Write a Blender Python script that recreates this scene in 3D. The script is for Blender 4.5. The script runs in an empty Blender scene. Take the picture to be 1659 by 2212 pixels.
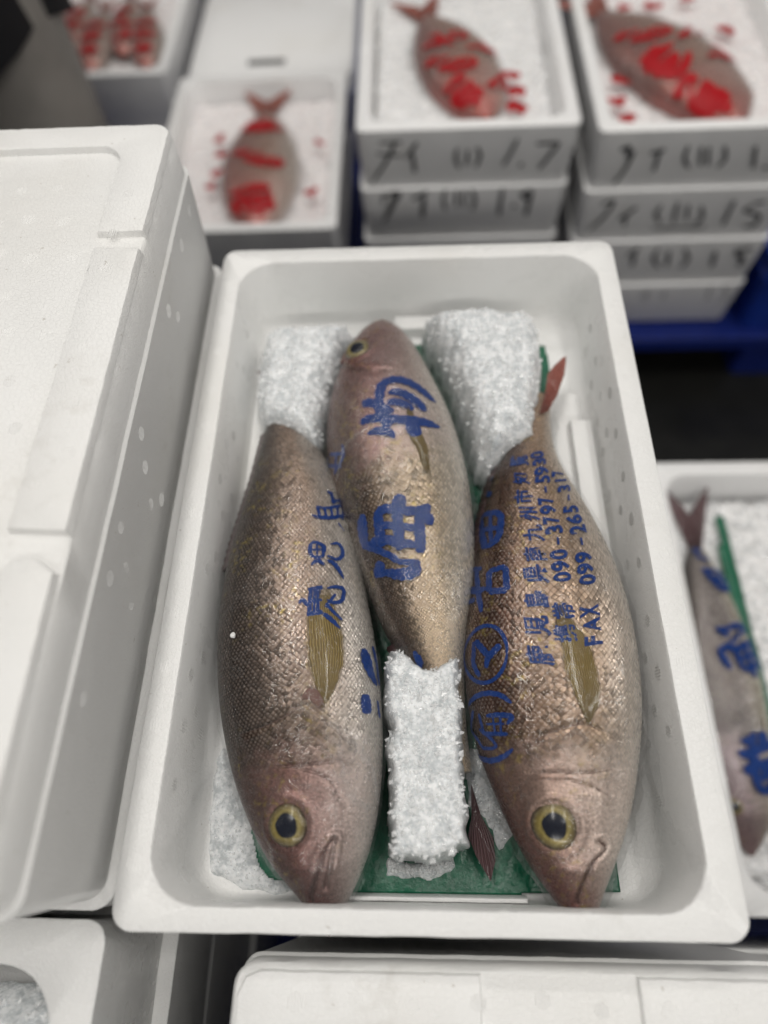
import bpy, bmesh, math, random
import numpy as np
from mathutils import Vector, Matrix, noise

SC = bpy.context.scene
COL = SC.collection
R = math.radians
random.seed(7); rng = np.random.default_rng(7)

# ------------------------------------------------------------------ camera
# world: metres, z = 0 is the rim of the box with the three fish, +y runs away along its long side
cd = bpy.data.cameras.new('camera'); cam = bpy.data.objects.new('camera', cd); COL.objects.link(cam)
right = Vector((0.9989293, 0.01288152, -0.0444334)); up = Vector((0.00912407, 0.88673282, 0.46219222)); back = Vector((0.04535429, -0.46210277, 0.88566586))
cam.matrix_world = Matrix(((right.x, up.x, back.x, -0.00309), (right.y, up.y, back.y, 0.03457), (right.z, up.z, back.z, 0.41017), (0, 0, 0, 1)))
cd.sensor_fit = 'VERTICAL'; cd.sensor_height = 36.0; cd.lens = 36.0*1450/2212
cd.clip_start = 0.01; cd.clip_end = 60
cd.dof.use_dof = True; cd.dof.focus_distance = 0.43; cd.dof.aperture_fstop = 2.1; cd.dof.aperture_blades = 0
SC.camera = cam

# ------------------------------------------------------------------ light: market hall lamps overhead, and added fill lamps
w = bpy.data.worlds.new('World'); SC.world = w; w.use_nodes = True
bg = w.node_tree.nodes['Background']; bg.inputs[0].default_value = (1.0, 0.98, 0.95, 1); bg.inputs[1].default_value = 0.15
def lamp(name, loc, size, power, aim=None, col=(1.0, 0.968, 0.92)):
    l = bpy.data.lights.new(name, 'AREA'); l.shape = 'RECTANGLE'; l.size, l.size_y = size; l.energy = power; l.color = col
    o = bpy.data.objects.new(name, l); COL.objects.link(o); o.location = loc
    if aim is not None: o.rotation_euler = (Vector(aim)-Vector(loc)).to_track_quat('-Z', 'Y').to_euler()
    return o
lamp('hall_and_fill_lamp', (-0.50, 0.75, 2.3), (0.14, 1.4), 16.5)
lamp('hall_and_fill_lamp', (0.70, 0.30, 2.3), (0.14, 1.4), 13)
lamp('hall_and_fill_lamp', (0.3, -2.4, 2.1), (2.4, 0.14), 30, (0, .8, -.2))  # added fill from behind the camera, brightens faces turned towards it
lamp('hall_and_fill_lamp', (2.7, 0.5, 2.1), (0.14, 2.4), 18, (0, .4, 0))  # added fill from the right, brightens the lidded box's side wall
lamp('hall_and_fill_lamp', (0.0, 1.9, 2.4), (1.4, 0.14), 12)
lamp('hall_and_fill_lamp', (-2.2, 2.6, 2.3), (0.14, 2.4), 9, (0, .6, 0))

SC.view_settings.view_transform = 'Standard'; SC.view_settings.look = 'None'; SC.view_settings.exposure = 0.0; SC.view_settings.gamma = 1.0
SC.render.engine = 'CYCLES'
cy = SC.cycles; cy.use_denoising = True; cy.max_bounces = 8; cy.adaptive_threshold = 0.02; cy.transparent_max_bounces = 16; cy.transmission_bounces = 8
cy.diffuse_bounces = 4; cy.glossy_bounces = 4; cy.caustics_reflective = False; cy.caustics_refractive = False; cy.sample_clamp_indirect = 6.0

# ------------------------------------------------------------------ fish body surface
def smooth1(a, k):
    a = np.asarray(a, float); n = len(a)
    if k <= 0: return a
    w = np.exp(-0.5*(np.arange(-3*k, 3*k+1)/k)**2); w /= w.sum()
    pad = 3*k
    ext = np.concatenate([2*a[0]-a[1:pad+1][::-1], a, 2*a[-1]-a[-pad-1:-1][::-1]])
    return np.convolve(ext, w, 'valid')

class Fish:
    """Body surface P(s, a): s 0 snout .. 1 tail root, a 0 dorsal, pi/2 upper flank, pi belly, 3pi/2 lower flank."""
    def __init__(self, st):
        # st rows: s, cx, cy, cz, half_height, half_thickness ; dorsal side flag in nx sign
        st = np.array(st, float)
        self.st = st
        d = np.gradient(st[:, 1:3], st[:, 0], axis=0)
        d /= np.linalg.norm(d, axis=1)[:, None]
        n = np.c_[-d[:, 1], d[:, 0]]
        if n[len(n)//2, 0] > 0: n = -n          # dorsal towards -x
        self.n = n
        seg = np.linalg.norm(np.diff(st[:, 1:4], axis=0), axis=1)
        self.length = seg.sum()
        self.cum = np.r_[0, np.cumsum(seg)]
    def at(self, s):
        st = self.st
        f = lambda k: np.interp(s, st[:, 0], st[:, k])
        n0 = np.interp(s, st[:, 0], self.n[:, 0]); n1 = np.interp(s, st[:, 0], self.n[:, 1])
        return f(1), f(2), f(3), f(4), f(5), n0, n1
    def P(self, s, a, off=0.0):
        s = np.asarray(s, float); a = np.asarray(a, float)
        cx, cy, cz, h, b, n0, n1 = self.at(s)
        e = 0.90
        c = np.sign(np.cos(a))*np.abs(np.cos(a))**e; z = np.sign(np.sin(a))*np.abs(np.sin(a))**e
        lat = (h+off)*c; up = (b+off)*z
        return np.stack([cx+n0*lat, cy+n1*lat, cz+up], -1)
    def N(self, s, a):
        e = 1e-3
        du = self.P(np.clip(s+e, 0, 1), a)-self.P(np.clip(s-e, 0, 1), a)
        dv = self.P(s, a+e)-self.P(s, a-e)
        nn = np.cross(du, dv); nn /= np.linalg.norm(nn, axis=-1)[..., None]+1e-12
        cx, cy, cz, h, b, n0, n1 = self.at(s)
        c = np.stack([cx, cy, cz], -1)
        sg = np.sign(((self.P(s, a)-c)*nn).sum(-1))
        return nn*sg[..., None]

# fish stations: s, x, y, z, half height, half thickness
STATIONS = {
 'A': [
  (0.0,-0.05453,-0.00454,-0.046,0.00042,0.00052),
  (0.01818,-0.05513,0.0004,-0.04442,0.00486,0.00558),
  (0.03636,-0.0557,0.00535,-0.04297,0.0083,0.00907),
  (0.05455,-0.05624,0.0103,-0.04166,0.01133,0.01184),
  (0.07273,-0.05676,0.01526,-0.04048,0.01468,0.01465),
  (0.09091,-0.05731,0.02024,-0.03944,0.01827,0.0174),
  (0.10909,-0.05796,0.02523,-0.03854,0.02191,0.01995),
  (0.12727,-0.05871,0.03025,-0.03778,0.02536,0.02216),
  (0.14545,-0.05958,0.03529,-0.03715,0.0285,0.02398),
  (0.16364,-0.06052,0.04038,-0.03666,0.03128,0.02544),
  (0.18182,-0.06153,0.04551,-0.0363,0.03375,0.02662),
  (0.2,-0.06258,0.05069,-0.03608,0.03596,0.02759),
  (0.21818,-0.06367,0.05593,-0.036,0.03798,0.0284),
  (0.23636,-0.06479,0.06123,-0.036,0.03984,0.0291),
  (0.25455,-0.06594,0.0666,-0.036,0.04158,0.02971),
  (0.27273,-0.06713,0.07203,-0.036,0.04319,0.03025),
  (0.29091,-0.06835,0.07753,-0.036,0.04469,0.03073),
  (0.30909,-0.06959,0.0831,-0.036,0.04606,0.03114),
  (0.32727,-0.07084,0.08874,-0.036,0.0473,0.0315),
  (0.34545,-0.07209,0.09445,-0.036,0.04842,0.03181),
  (0.36364,-0.07332,0.10023,-0.036,0.04941,0.03208),
  (0.38182,-0.07454,0.1061,-0.036,0.0503,0.03231),
  (0.4,-0.07574,0.11203,-0.036,0.05108,0.03251),
  (0.41818,-0.07692,0.11805,-0.036,0.05176,0.03267),
  (0.43636,-0.07809,0.12415,-0.036,0.05233,0.03281),
  (0.45455,-0.07923,0.13034,-0.036,0.0528,0.03292),
  (0.47273,-0.08033,0.13661,-0.036,0.05315,0.03301),
  (0.49091,-0.08139,0.14296,-0.036,0.05339,0.03306),
  (0.50909,-0.08242,0.14941,-0.036,0.05351,0.03309),
  (0.52727,-0.08343,0.15595,-0.036,0.05351,0.03309),
  (0.54545,-0.08441,0.1626,-0.036,0.0534,0.03306),
  (0.56364,-0.08535,0.16936,-0.03607,0.05319,0.03301),
  (0.58182,-0.08626,0.17625,-0.03626,0.05286,0.03294),
  (0.6,-0.08712,0.18325,-0.03652,0.05244,0.03284),
  (0.61818,-0.08794,0.19039,-0.03683,0.05193,0.03272),
  (0.63636,-0.08872,0.19765,-0.03718,0.05133,0.03257),
  (0.65455,-0.08944,0.20505,-0.03757,0.05064,0.0324),
  (0.67273,-0.09011,0.21259,-0.03799,0.04985,0.0322),
  (0.69091,-0.09072,0.22026,-0.03845,0.04896,0.03196),
  (0.70909,-0.09127,0.22808,-0.03894,0.04795,0.03168),
  (0.72727,-0.09178,0.23605,-0.03946,0.0468,0.03136),
  (0.74545,-0.09228,0.24418,-0.04001,0.04551,0.03098),
  (0.76364,-0.09281,0.25247,-0.04058,0.04406,0.03053),
  (0.78182,-0.09342,0.26093,-0.04118,0.04245,0.03),
  (0.8,-0.09419,0.26956,-0.0418,0.04066,0.02938),
  (0.81818,-0.09517,0.27839,-0.04244,0.03866,0.02863),
  (0.83636,-0.0964,0.28741,-0.04311,0.03639,0.02772),
  (0.85455,-0.09793,0.29665,-0.04379,0.03383,0.02659),
  (0.87273,-0.09977,0.30613,-0.0445,0.03096,0.02521),
  (0.89091,-0.10185,0.31584,-0.04523,0.0278,0.02355),
  (0.90909,-0.10408,0.32581,-0.04598,0.02446,0.02163),
  (0.92727,-0.10626,0.33601,-0.04675,0.02111,0.01953),
  (0.94545,-0.10821,0.34642,-0.04753,0.01792,0.01735),
  (0.96364,-0.10981,0.35701,-0.04834,0.01501,0.0152),
  (0.98182,-0.11108,0.36774,-0.04916,0.01237,0.01312),
  (1.0,-0.11214,0.37854,-0.05,0.00991,0.0111),
 ],
 'B': [
  (0.0,-0.03063,0.46048,-0.038,0.00082,0.00098),
  (0.01818,-0.0303,0.44922,-0.03737,0.01145,0.01117),
  (0.03636,-0.02999,0.43822,-0.03679,0.01963,0.01778),
  (0.05455,-0.02967,0.42764,-0.03626,0.02516,0.02169),
  (0.07273,-0.02933,0.4175,-0.03579,0.02967,0.02452),
  (0.09091,-0.02893,0.40775,-0.03538,0.03338,0.02654),
  (0.10909,-0.0285,0.39832,-0.03502,0.03657,0.02804),
  (0.12727,-0.02799,0.38916,-0.03471,0.03941,0.02921),
  (0.14545,-0.02737,0.38023,-0.03446,0.04197,0.03017),
  (0.16364,-0.0266,0.37152,-0.03426,0.04425,0.03096),
  (0.18182,-0.02567,0.363,-0.03412,0.04624,0.0316),
  (0.2,-0.0246,0.35466,-0.03403,0.04789,0.0321),
  (0.21818,-0.02343,0.3465,-0.034,0.04922,0.03249),
  (0.23636,-0.02218,0.33849,-0.034,0.05024,0.03277),
  (0.25455,-0.02088,0.33063,-0.034,0.05097,0.03297),
  (0.27273,-0.01952,0.32289,-0.034,0.05145,0.0331),
  (0.29091,-0.01812,0.31527,-0.034,0.0517,0.03316),
  (0.30909,-0.01668,0.30776,-0.034,0.05174,0.03317),
  (0.32727,-0.01523,0.30037,-0.034,0.05157,0.03313),
  (0.34545,-0.01378,0.29308,-0.034,0.05122,0.03304),
  (0.36364,-0.01236,0.28589,-0.034,0.05069,0.0329),
  (0.38182,-0.01097,0.27881,-0.034,0.05001,0.03272),
  (0.4,-0.00964,0.27182,-0.034,0.04921,0.0325),
  (0.41818,-0.00835,0.26493,-0.034,0.04831,0.03225),
  (0.43636,-0.00712,0.25813,-0.034,0.04733,0.03197),
  (0.45455,-0.00594,0.25142,-0.034,0.04629,0.03166),
  (0.47273,-0.00482,0.2448,-0.034,0.04519,0.03132),
  (0.49091,-0.00375,0.23827,-0.034,0.04403,0.03096),
  (0.50909,-0.00272,0.23183,-0.034,0.04282,0.03056),
  (0.52727,-0.00174,0.22548,-0.034,0.04154,0.03012),
  (0.54545,-0.00081,0.21923,-0.034,0.04021,0.02964),
  (0.56364,7e-05,0.21308,-0.03409,0.03884,0.02913),
  (0.58182,0.00091,0.20703,-0.03434,0.03743,0.02858),
  (0.6,0.00172,0.20108,-0.03467,0.03596,0.02798),
  (0.61818,0.00251,0.19522,-0.03506,0.03443,0.02731),
  (0.63636,0.00333,0.18946,-0.03551,0.03279,0.02656),
  (0.65455,0.00421,0.18378,-0.03602,0.03103,0.02571),
  (0.67273,0.00517,0.17817,-0.03656,0.02915,0.02475),
  (0.69091,0.0062,0.17264,-0.03715,0.02719,0.02369),
  (0.70909,0.00731,0.16717,-0.03778,0.02518,0.02254),
  (0.72727,0.0085,0.16177,-0.03845,0.02318,0.02132),
  (0.74545,0.00974,0.15642,-0.03915,0.02122,0.02006),
  (0.76364,0.01103,0.15112,-0.03989,0.01935,0.01879),
  (0.78182,0.01232,0.14586,-0.04066,0.01762,0.01754),
  (0.8,0.0136,0.14065,-0.04145,0.01603,0.01634),
  (0.81818,0.01484,0.13548,-0.04228,0.0146,0.01521),
  (0.83636,0.01604,0.13034,-0.04314,0.01332,0.01415),
  (0.85455,0.01719,0.12524,-0.04402,0.01219,0.01318),
  (0.87273,0.01829,0.12018,-0.04493,0.01119,0.0123),
  (0.89091,0.01934,0.11515,-0.04587,0.01033,0.0115),
  (0.90909,0.02036,0.11015,-0.04683,0.00958,0.0108),
  (0.92727,0.02135,0.10518,-0.04782,0.00895,0.01019),
  (0.94545,0.02231,0.10025,-0.04883,0.00843,0.00968),
  (0.96364,0.02323,0.09534,-0.04986,0.00802,0.00928),
  (0.98182,0.02411,0.09044,-0.05092,0.00771,0.00896),
  (1.0,0.02496,0.08556,-0.052,0.00745,0.0087),
 ],
 'C': [
  (0.0,0.09083,-0.00325,-0.046,0.00033,0.00042),
  (0.01818,0.09057,0.00168,-0.04442,0.00427,0.00494),
  (0.03636,0.09027,0.00662,-0.04297,0.00747,0.0083),
  (0.05455,0.08989,0.01156,-0.04166,0.01022,0.01093),
  (0.07273,0.08942,0.01651,-0.04048,0.01314,0.01352),
  (0.09091,0.08888,0.02147,-0.03944,0.0162,0.01601),
  (0.10909,0.08834,0.02645,-0.03854,0.01932,0.01833),
  (0.12727,0.08785,0.03146,-0.03778,0.02238,0.02043),
  (0.14545,0.08744,0.0365,-0.03715,0.02532,0.02226),
  (0.16364,0.08712,0.04158,-0.03666,0.02809,0.02383),
  (0.18182,0.08689,0.0467,-0.0363,0.03069,0.02518),
  (0.2,0.08672,0.05188,-0.03608,0.03314,0.02635),
  (0.21818,0.08662,0.05712,-0.036,0.03544,0.02736),
  (0.23636,0.08656,0.06241,-0.036,0.03762,0.02825),
  (0.25455,0.08652,0.06777,-0.036,0.0397,0.02903),
  (0.27273,0.08647,0.07319,-0.036,0.0417,0.02973),
  (0.29091,0.08638,0.07868,-0.036,0.04363,0.03037),
  (0.30909,0.08624,0.08424,-0.036,0.04549,0.03094),
  (0.32727,0.08606,0.08986,-0.036,0.04729,0.03147),
  (0.34545,0.08586,0.09556,-0.036,0.04898,0.03194),
  (0.36364,0.08566,0.10133,-0.036,0.05054,0.03234),
  (0.38182,0.08551,0.10718,-0.036,0.05191,0.03269),
  (0.4,0.08541,0.1131,-0.036,0.05309,0.03297),
  (0.41818,0.08536,0.1191,-0.036,0.05409,0.03321),
  (0.43636,0.08536,0.12519,-0.036,0.05493,0.03339),
  (0.45455,0.08538,0.13135,-0.036,0.05563,0.03355),
  (0.47273,0.08542,0.1376,-0.036,0.05622,0.03367),
  (0.49091,0.08548,0.14394,-0.036,0.05666,0.03377),
  (0.50909,0.08557,0.15037,-0.036,0.05695,0.03383),
  (0.52727,0.08571,0.15689,-0.036,0.05707,0.03385),
  (0.54545,0.0859,0.16352,-0.036,0.05702,0.03384),
  (0.56364,0.08615,0.17027,-0.03607,0.05679,0.03379),
  (0.58182,0.08645,0.17713,-0.03626,0.05638,0.03371),
  (0.6,0.08677,0.18412,-0.03652,0.05581,0.03358),
  (0.61818,0.08709,0.19124,-0.03683,0.05506,0.03342),
  (0.63636,0.08737,0.19849,-0.03718,0.05415,0.03322),
  (0.65455,0.08757,0.20588,-0.03757,0.05305,0.03296),
  (0.67273,0.08767,0.21341,-0.03799,0.05177,0.03265),
  (0.69091,0.08765,0.22109,-0.03845,0.05028,0.03227),
  (0.70909,0.08753,0.22892,-0.03894,0.0486,0.03182),
  (0.72727,0.0873,0.23691,-0.03946,0.04674,0.0313),
  (0.74545,0.08701,0.24506,-0.04001,0.04473,0.03069),
  (0.76364,0.08669,0.25338,-0.04058,0.04256,0.02999),
  (0.78182,0.08635,0.26188,-0.04118,0.04023,0.02917),
  (0.8,0.08604,0.27056,-0.0418,0.03769,0.0282),
  (0.81818,0.08582,0.27945,-0.04244,0.03488,0.02701),
  (0.83636,0.08579,0.28855,-0.04311,0.03179,0.02558),
  (0.85455,0.0861,0.29787,-0.04379,0.02847,0.02388),
  (0.87273,0.08689,0.30741,-0.0445,0.02503,0.02195),
  (0.89091,0.0882,0.31717,-0.04523,0.02165,0.01988),
  (0.90909,0.08997,0.32712,-0.04598,0.01853,0.01782),
  (0.92727,0.09207,0.33724,-0.04675,0.01585,0.01591),
  (0.94545,0.09436,0.34752,-0.04753,0.01369,0.01426),
  (0.96364,0.09676,0.35793,-0.04834,0.01201,0.0129),
  (0.98182,0.09922,0.36844,-0.04916,0.01068,0.01176),
  (1.0,0.10173,0.37901,-0.05,0.00954,0.01075),
 ],
}
# print strokes on the bags: (s, a, width mm)
PRINTS = {
 'B_butsu': ('B', [
  [(0.2285,1.488,5.74),(0.2052,1.495,6.22),(0.1854,1.565,5.85),(0.1792,1.732,5.88),(0.1858,1.934,5.87),(0.2018,2.134,5.44),(0.2173,2.264,4.6),(0.2272,2.379,1.67)],
  [(0.2078,1.594,3.31),(0.2076,1.724,5.8),(0.2185,1.87,6.61),(0.2357,2.012,6.17),(0.2526,2.087,4.09)],
  [(0.2272,1.567,4.93),(0.2301,1.694,5.74),(0.2403,1.832,4.91),(0.2503,1.88,3.26)],
  [(0.2224,1.222,5.77),(0.2223,1.357,6.58),(0.2361,1.508,6.13),(0.251,1.613,4.88)],
  [(0.2612,1.17,4.06),(0.2552,1.278,6.09),(0.2583,1.471,6.88),(0.2672,1.646,6.46),(0.2731,1.858,6.46),(0.2797,2.067,5.67),(0.2874,2.27,2.85)],
  [(0.2845,1.243,2.41),(0.2835,1.399,6.01),(0.2913,1.526,5.59),(0.3055,1.568,1.99)],
  [(0.232,1.448,5.73),(0.2564,1.487,6.48),(0.2813,1.537,5.62)],
  [(0.2735,1.795,6.45),(0.2929,1.826,8.81),(0.3075,1.857,6.38)],
 ]),
 'B_kai': ('B', [
  [(0.4214,1.509,4.57),(0.4346,1.458,7.96),(0.4495,1.422,7.54)],
  [(0.4459,1.095,4.55),(0.4434,1.242,5.68),(0.4506,1.421,6.03),(0.4597,1.604,5.64),(0.4582,1.748,5.65),(0.4504,1.828,3.78)],
  [(0.4437,1.128,5.69),(0.4678,1.086,5.65),(0.4947,1.055,5.98),(0.5177,1.041,5.19)],
  [(0.4668,1.724,5.25),(0.4801,1.795,7.1),(0.4831,1.858,4.49)],
  [(0.468,1.67,6.0),(0.4987,1.637,5.94),(0.5254,1.623,5.52),(0.5462,1.595,5.12)],
  [(0.4532,1.394,6.4),(0.478,1.38,5.98),(0.5112,1.344,5.92),(0.5336,1.324,5.14)],
  [(0.4728,1.094,4.51),(0.4845,1.37,4.47),(0.4961,1.619,4.46)],
  [(0.504,0.811,4.5),(0.5022,1.068,5.21),(0.5174,1.317,5.54),(0.5301,1.584,4.41)],
  [(0.4387,0.851,4.59),(0.4592,0.775,6.86),(0.4811,0.727,6.82),(0.4998,0.714,5.28),(0.5169,0.896,4.1),(0.5358,1.091,3.69),(0.5502,1.258,3.66)],
  [(0.5696,0.704,2.96),(0.5549,0.89,6.26),(0.5479,0.96,4.42)],
  [(0.5696,0.704,3.7),(0.5725,0.996,4.02),(0.5817,1.194,6.17),(0.5838,1.419,7.24),(0.5736,1.571,5.81)],
  [(0.547,1.148,2.93),(0.5583,1.299,3.28),(0.5631,1.449,4.0),(0.5693,1.575,4.36)],
 ]),
 'A_ji': ('A', [
  [(0.7096,1.884,2.25),(0.6973,1.86,2.61),(0.6851,1.883,2.22),(0.6823,1.989,2.22),(0.6879,2.073,1.86)],
  [(0.7096,1.884,2.25),(0.7099,1.971,2.25),(0.7023,2.066,3.0),(0.6877,2.048,2.23)],
  [(0.6963,1.887,1.49),(0.697,2.054,1.5)],
  [(0.7078,1.962,1.2),(0.6852,1.959,1.19)],
  [(0.6669,1.861,1.1),(0.6754,1.954,2.81),(0.6682,2.056,1.84)],
  [(0.7087,2.179,1.13),(0.7118,2.322,2.28),(0.7028,2.397,2.66),(0.6898,2.378,2.64),(0.6805,2.264,2.24),(0.6861,2.106,1.86)],
  [(0.6777,2.1,1.85),(0.6705,2.216,3.12),(0.6568,2.295,2.59),(0.6428,2.347,0.74)],
 ]),
 'A_ka': ('A', [
  [(0.5981,1.691,1.21),(0.6037,1.739,2.73),(0.5924,1.794,2.42)],
  [(0.624,1.844,2.15),(0.5773,1.803,2.7)],
  [(0.6269,1.949,2.77),(0.5762,1.908,2.71)],
  [(0.6221,1.806,2.14),(0.6255,2.001,2.77)],
  [(0.5769,1.773,3.0),(0.5792,1.971,3.02)],
  [(0.6009,1.797,1.82),(0.6017,1.977,1.83)],
  [(0.6237,1.893,1.69),(0.5767,1.857,1.65)],
  [(0.6234,2.055,1.23),(0.6265,2.188,2.17),(0.6227,2.313,2.49),(0.6014,2.266,2.46),(0.5963,2.126,2.14),(0.6016,2.039,1.53)],
  [(0.5877,2.007,1.82),(0.6127,2.175,1.69)],
  [(0.5766,1.969,2.26),(0.5644,2.067,3.01),(0.5467,2.183,1.2)],
  [(0.595,2.021,2.13),(0.5787,2.111,2.12),(0.563,2.226,1.21)],
 ]),
 'A_shima': ('A', [
  [(0.761,1.912,1.16),(0.7577,2.036,2.7),(0.7599,2.283,2.72),(0.7694,2.555,2.21)],
  [(0.7764,2.016,2.03),(0.7598,2.047,2.01)],
  [(0.7772,2.147,1.72),(0.7601,2.165,1.71)],
  [(0.7806,2.287,1.73),(0.7619,2.286,1.71)],
  [(0.7836,2.45,1.75),(0.7634,2.415,1.72)],
  [(0.7767,1.997,1.95),(0.7759,2.199,1.96),(0.7903,2.658,2.41)],
  [(0.7903,2.658,2.41),(0.7606,2.512,1.73)],
  [(0.806,2.266,2.24),(0.8044,2.408,2.4)],
  [(0.8036,2.363,2.4),(0.7858,2.367,3.01)],
  [(0.8335,2.814,2.32),(0.7907,2.56,2.72)],
  [(0.7898,2.348,2.22),(0.8,2.712,2.27)],
  [(0.7518,2.386,1.4),(0.7388,2.509,0.62)],
 ]),
 'A_blob': ('A', [
  [(0.5109,2.554,4.51),(0.4891,2.608,8.23),(0.4648,2.675,6.26),(0.4415,2.824,2.98)],
  [(0.5198,2.832,3.07),(0.4807,2.932,4.57),(0.4435,2.934,3.61)],
  [(0.4221,2.494,5.52),(0.4038,2.503,7.22),(0.3855,2.503,6.31)],
  [(0.4119,2.797,2.36),(0.3791,2.849,2.92)],
 ]),
 'B_tail': ('B', [
  [(0.7344,0.988,2.42),(0.7557,0.997,3.62),(0.7704,0.99,1.51)],
  [(0.7454,1.089,1.51),(0.7648,1.079,1.81)],
 ]),
 'B_edge': ('B', [
  [(0.2837,0.78,1.62),(0.3108,0.741,2.25),(0.3291,0.401,2.11)],
  [(0.2842,0.367,2.31),(0.3037,0.769,2.26)],
  [(0.2886,0.033,2.35),(0.3261,0.676,2.24)],
  [(0.2843,0.245,1.83),(0.2886,0.006,2.02)],
  [(0.2952,0.615,1.95),(0.3294,0.45,2.75)],
 ]),
 'C_yu': ('C', [
  [(0.4317,0.132,2.07),(0.4416,0.419,2.92),(0.4446,0.672,2.88),(0.4384,0.883,2.84),(0.4233,1.02,1.96)],
  [(0.3667,-0.127,2.06),(0.3507,-0.127,3.22),(0.332,0.375,3.09),(0.334,0.706,2.76),(0.3461,0.913,1.92)],
  [(0.4198,0.324,2.91),(0.3967,0.057,2.95),(0.3948,-0.1,2.38)],
  [(0.3988,-0.114,2.38),(0.3737,0.22,2.59),(0.3556,0.351,1.98),(0.353,0.645,1.67),(0.3704,0.576,1.97),(0.3871,0.38,2.29)],
  [(0.4065,0.604,2.13),(0.4049,0.837,2.81),(0.4,0.997,2.79),(0.3883,0.91,1.67)],
  [(0.4127,0.455,2.01),(0.3776,0.48,1.99)],
  [(0.3785,0.472,1.99),(0.3735,0.776,2.23),(0.3721,0.897,1.66)],
  [(0.3928,0.57,1.28),(0.3895,0.879,1.25)],
  [(0.4036,0.725,1.27),(0.3764,0.704,1.26)],
  [(0.4021,0.84,1.26),(0.3752,0.802,1.25)],
 ]),
 'C_ma': ('C', [
  [(0.5081,1.031,2.03),(0.4955,1.006,2.02),(0.4839,0.964,2.01),(0.4743,0.904,2.01),(0.4673,0.829,2.01),(0.4636,0.741,2.02),(0.4634,0.643,2.03),(0.467,0.539,2.05),(0.4742,0.433,2.07),(0.4844,0.33,2.09),(0.497,0.241,2.11),(0.5105,0.189,2.13),(0.5233,0.197,2.14),(0.5345,0.264,2.14),(0.5441,0.362,2.14),(0.552,0.469,2.12),(0.5576,0.577,2.12),(0.5605,0.681,2.11),(0.5606,0.777,2.1),(0.5577,0.861,2.08),(0.5518,0.931,2.07),(0.5434,0.984,2.06),(0.5328,1.019,2.05),(0.5208,1.035,2.04),(0.5081,1.031,2.03)],
  [(0.5389,0.543,3.31),(0.5208,0.685,3.55),(0.5063,0.791,2.93)],
  [(0.5252,0.955,3.22),(0.5142,0.848,3.51),(0.5012,0.733,3.22)],
  [(0.5056,0.758,3.52),(0.4881,0.722,2.04)],
  [(0.5374,0.501,1.81),(0.5182,0.504,2.99),(0.5005,0.485,2.97),(0.4753,0.592,2.63)],
 ]),
 'C_waka': ('C', [
  [(0.6639,0.736,3.45),(0.6222,0.77,3.7)],
  [(0.6222,0.77,3.7),(0.6209,1.041,3.65)],
  [(0.6209,1.041,3.65),(0.6669,1.009,3.42)],
  [(0.6669,1.009,3.42),(0.6625,0.738,3.14)],
  [(0.6798,0.416,3.21),(0.6346,0.537,3.76),(0.5869,0.66,3.05)],
  [(0.6473,-0.034,4.89),(0.6305,0.52,4.07),(0.6301,0.715,2.48)],
  [(0.6835,0.215,2.93),(0.6726,0.581,2.54)],
  [(0.6141,0.281,2.84),(0.6131,0.498,3.11)],
 ]),
 'C_ta': ('C', [
  [(0.7847,0.214,4.46),(0.749,0.396,5.32),(0.7139,0.593,4.85)],
  [(0.7842,0.29,3.74),(0.7717,0.821,3.97),(0.7469,0.891,4.23),(0.7226,0.826,4.19),(0.7139,0.593,3.88)],
  [(0.7531,0.426,3.33),(0.7442,0.86,2.92)],
  [(0.7736,0.618,2.67),(0.7211,0.723,2.91)],
  [(0.8297,0.033,3.17),(0.8134,0.523,3.77)],
  [(0.8537,0.072,2.86),(0.8477,0.059,6.05),(0.8472,0.35,2.47)],
 ]),
}
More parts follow.
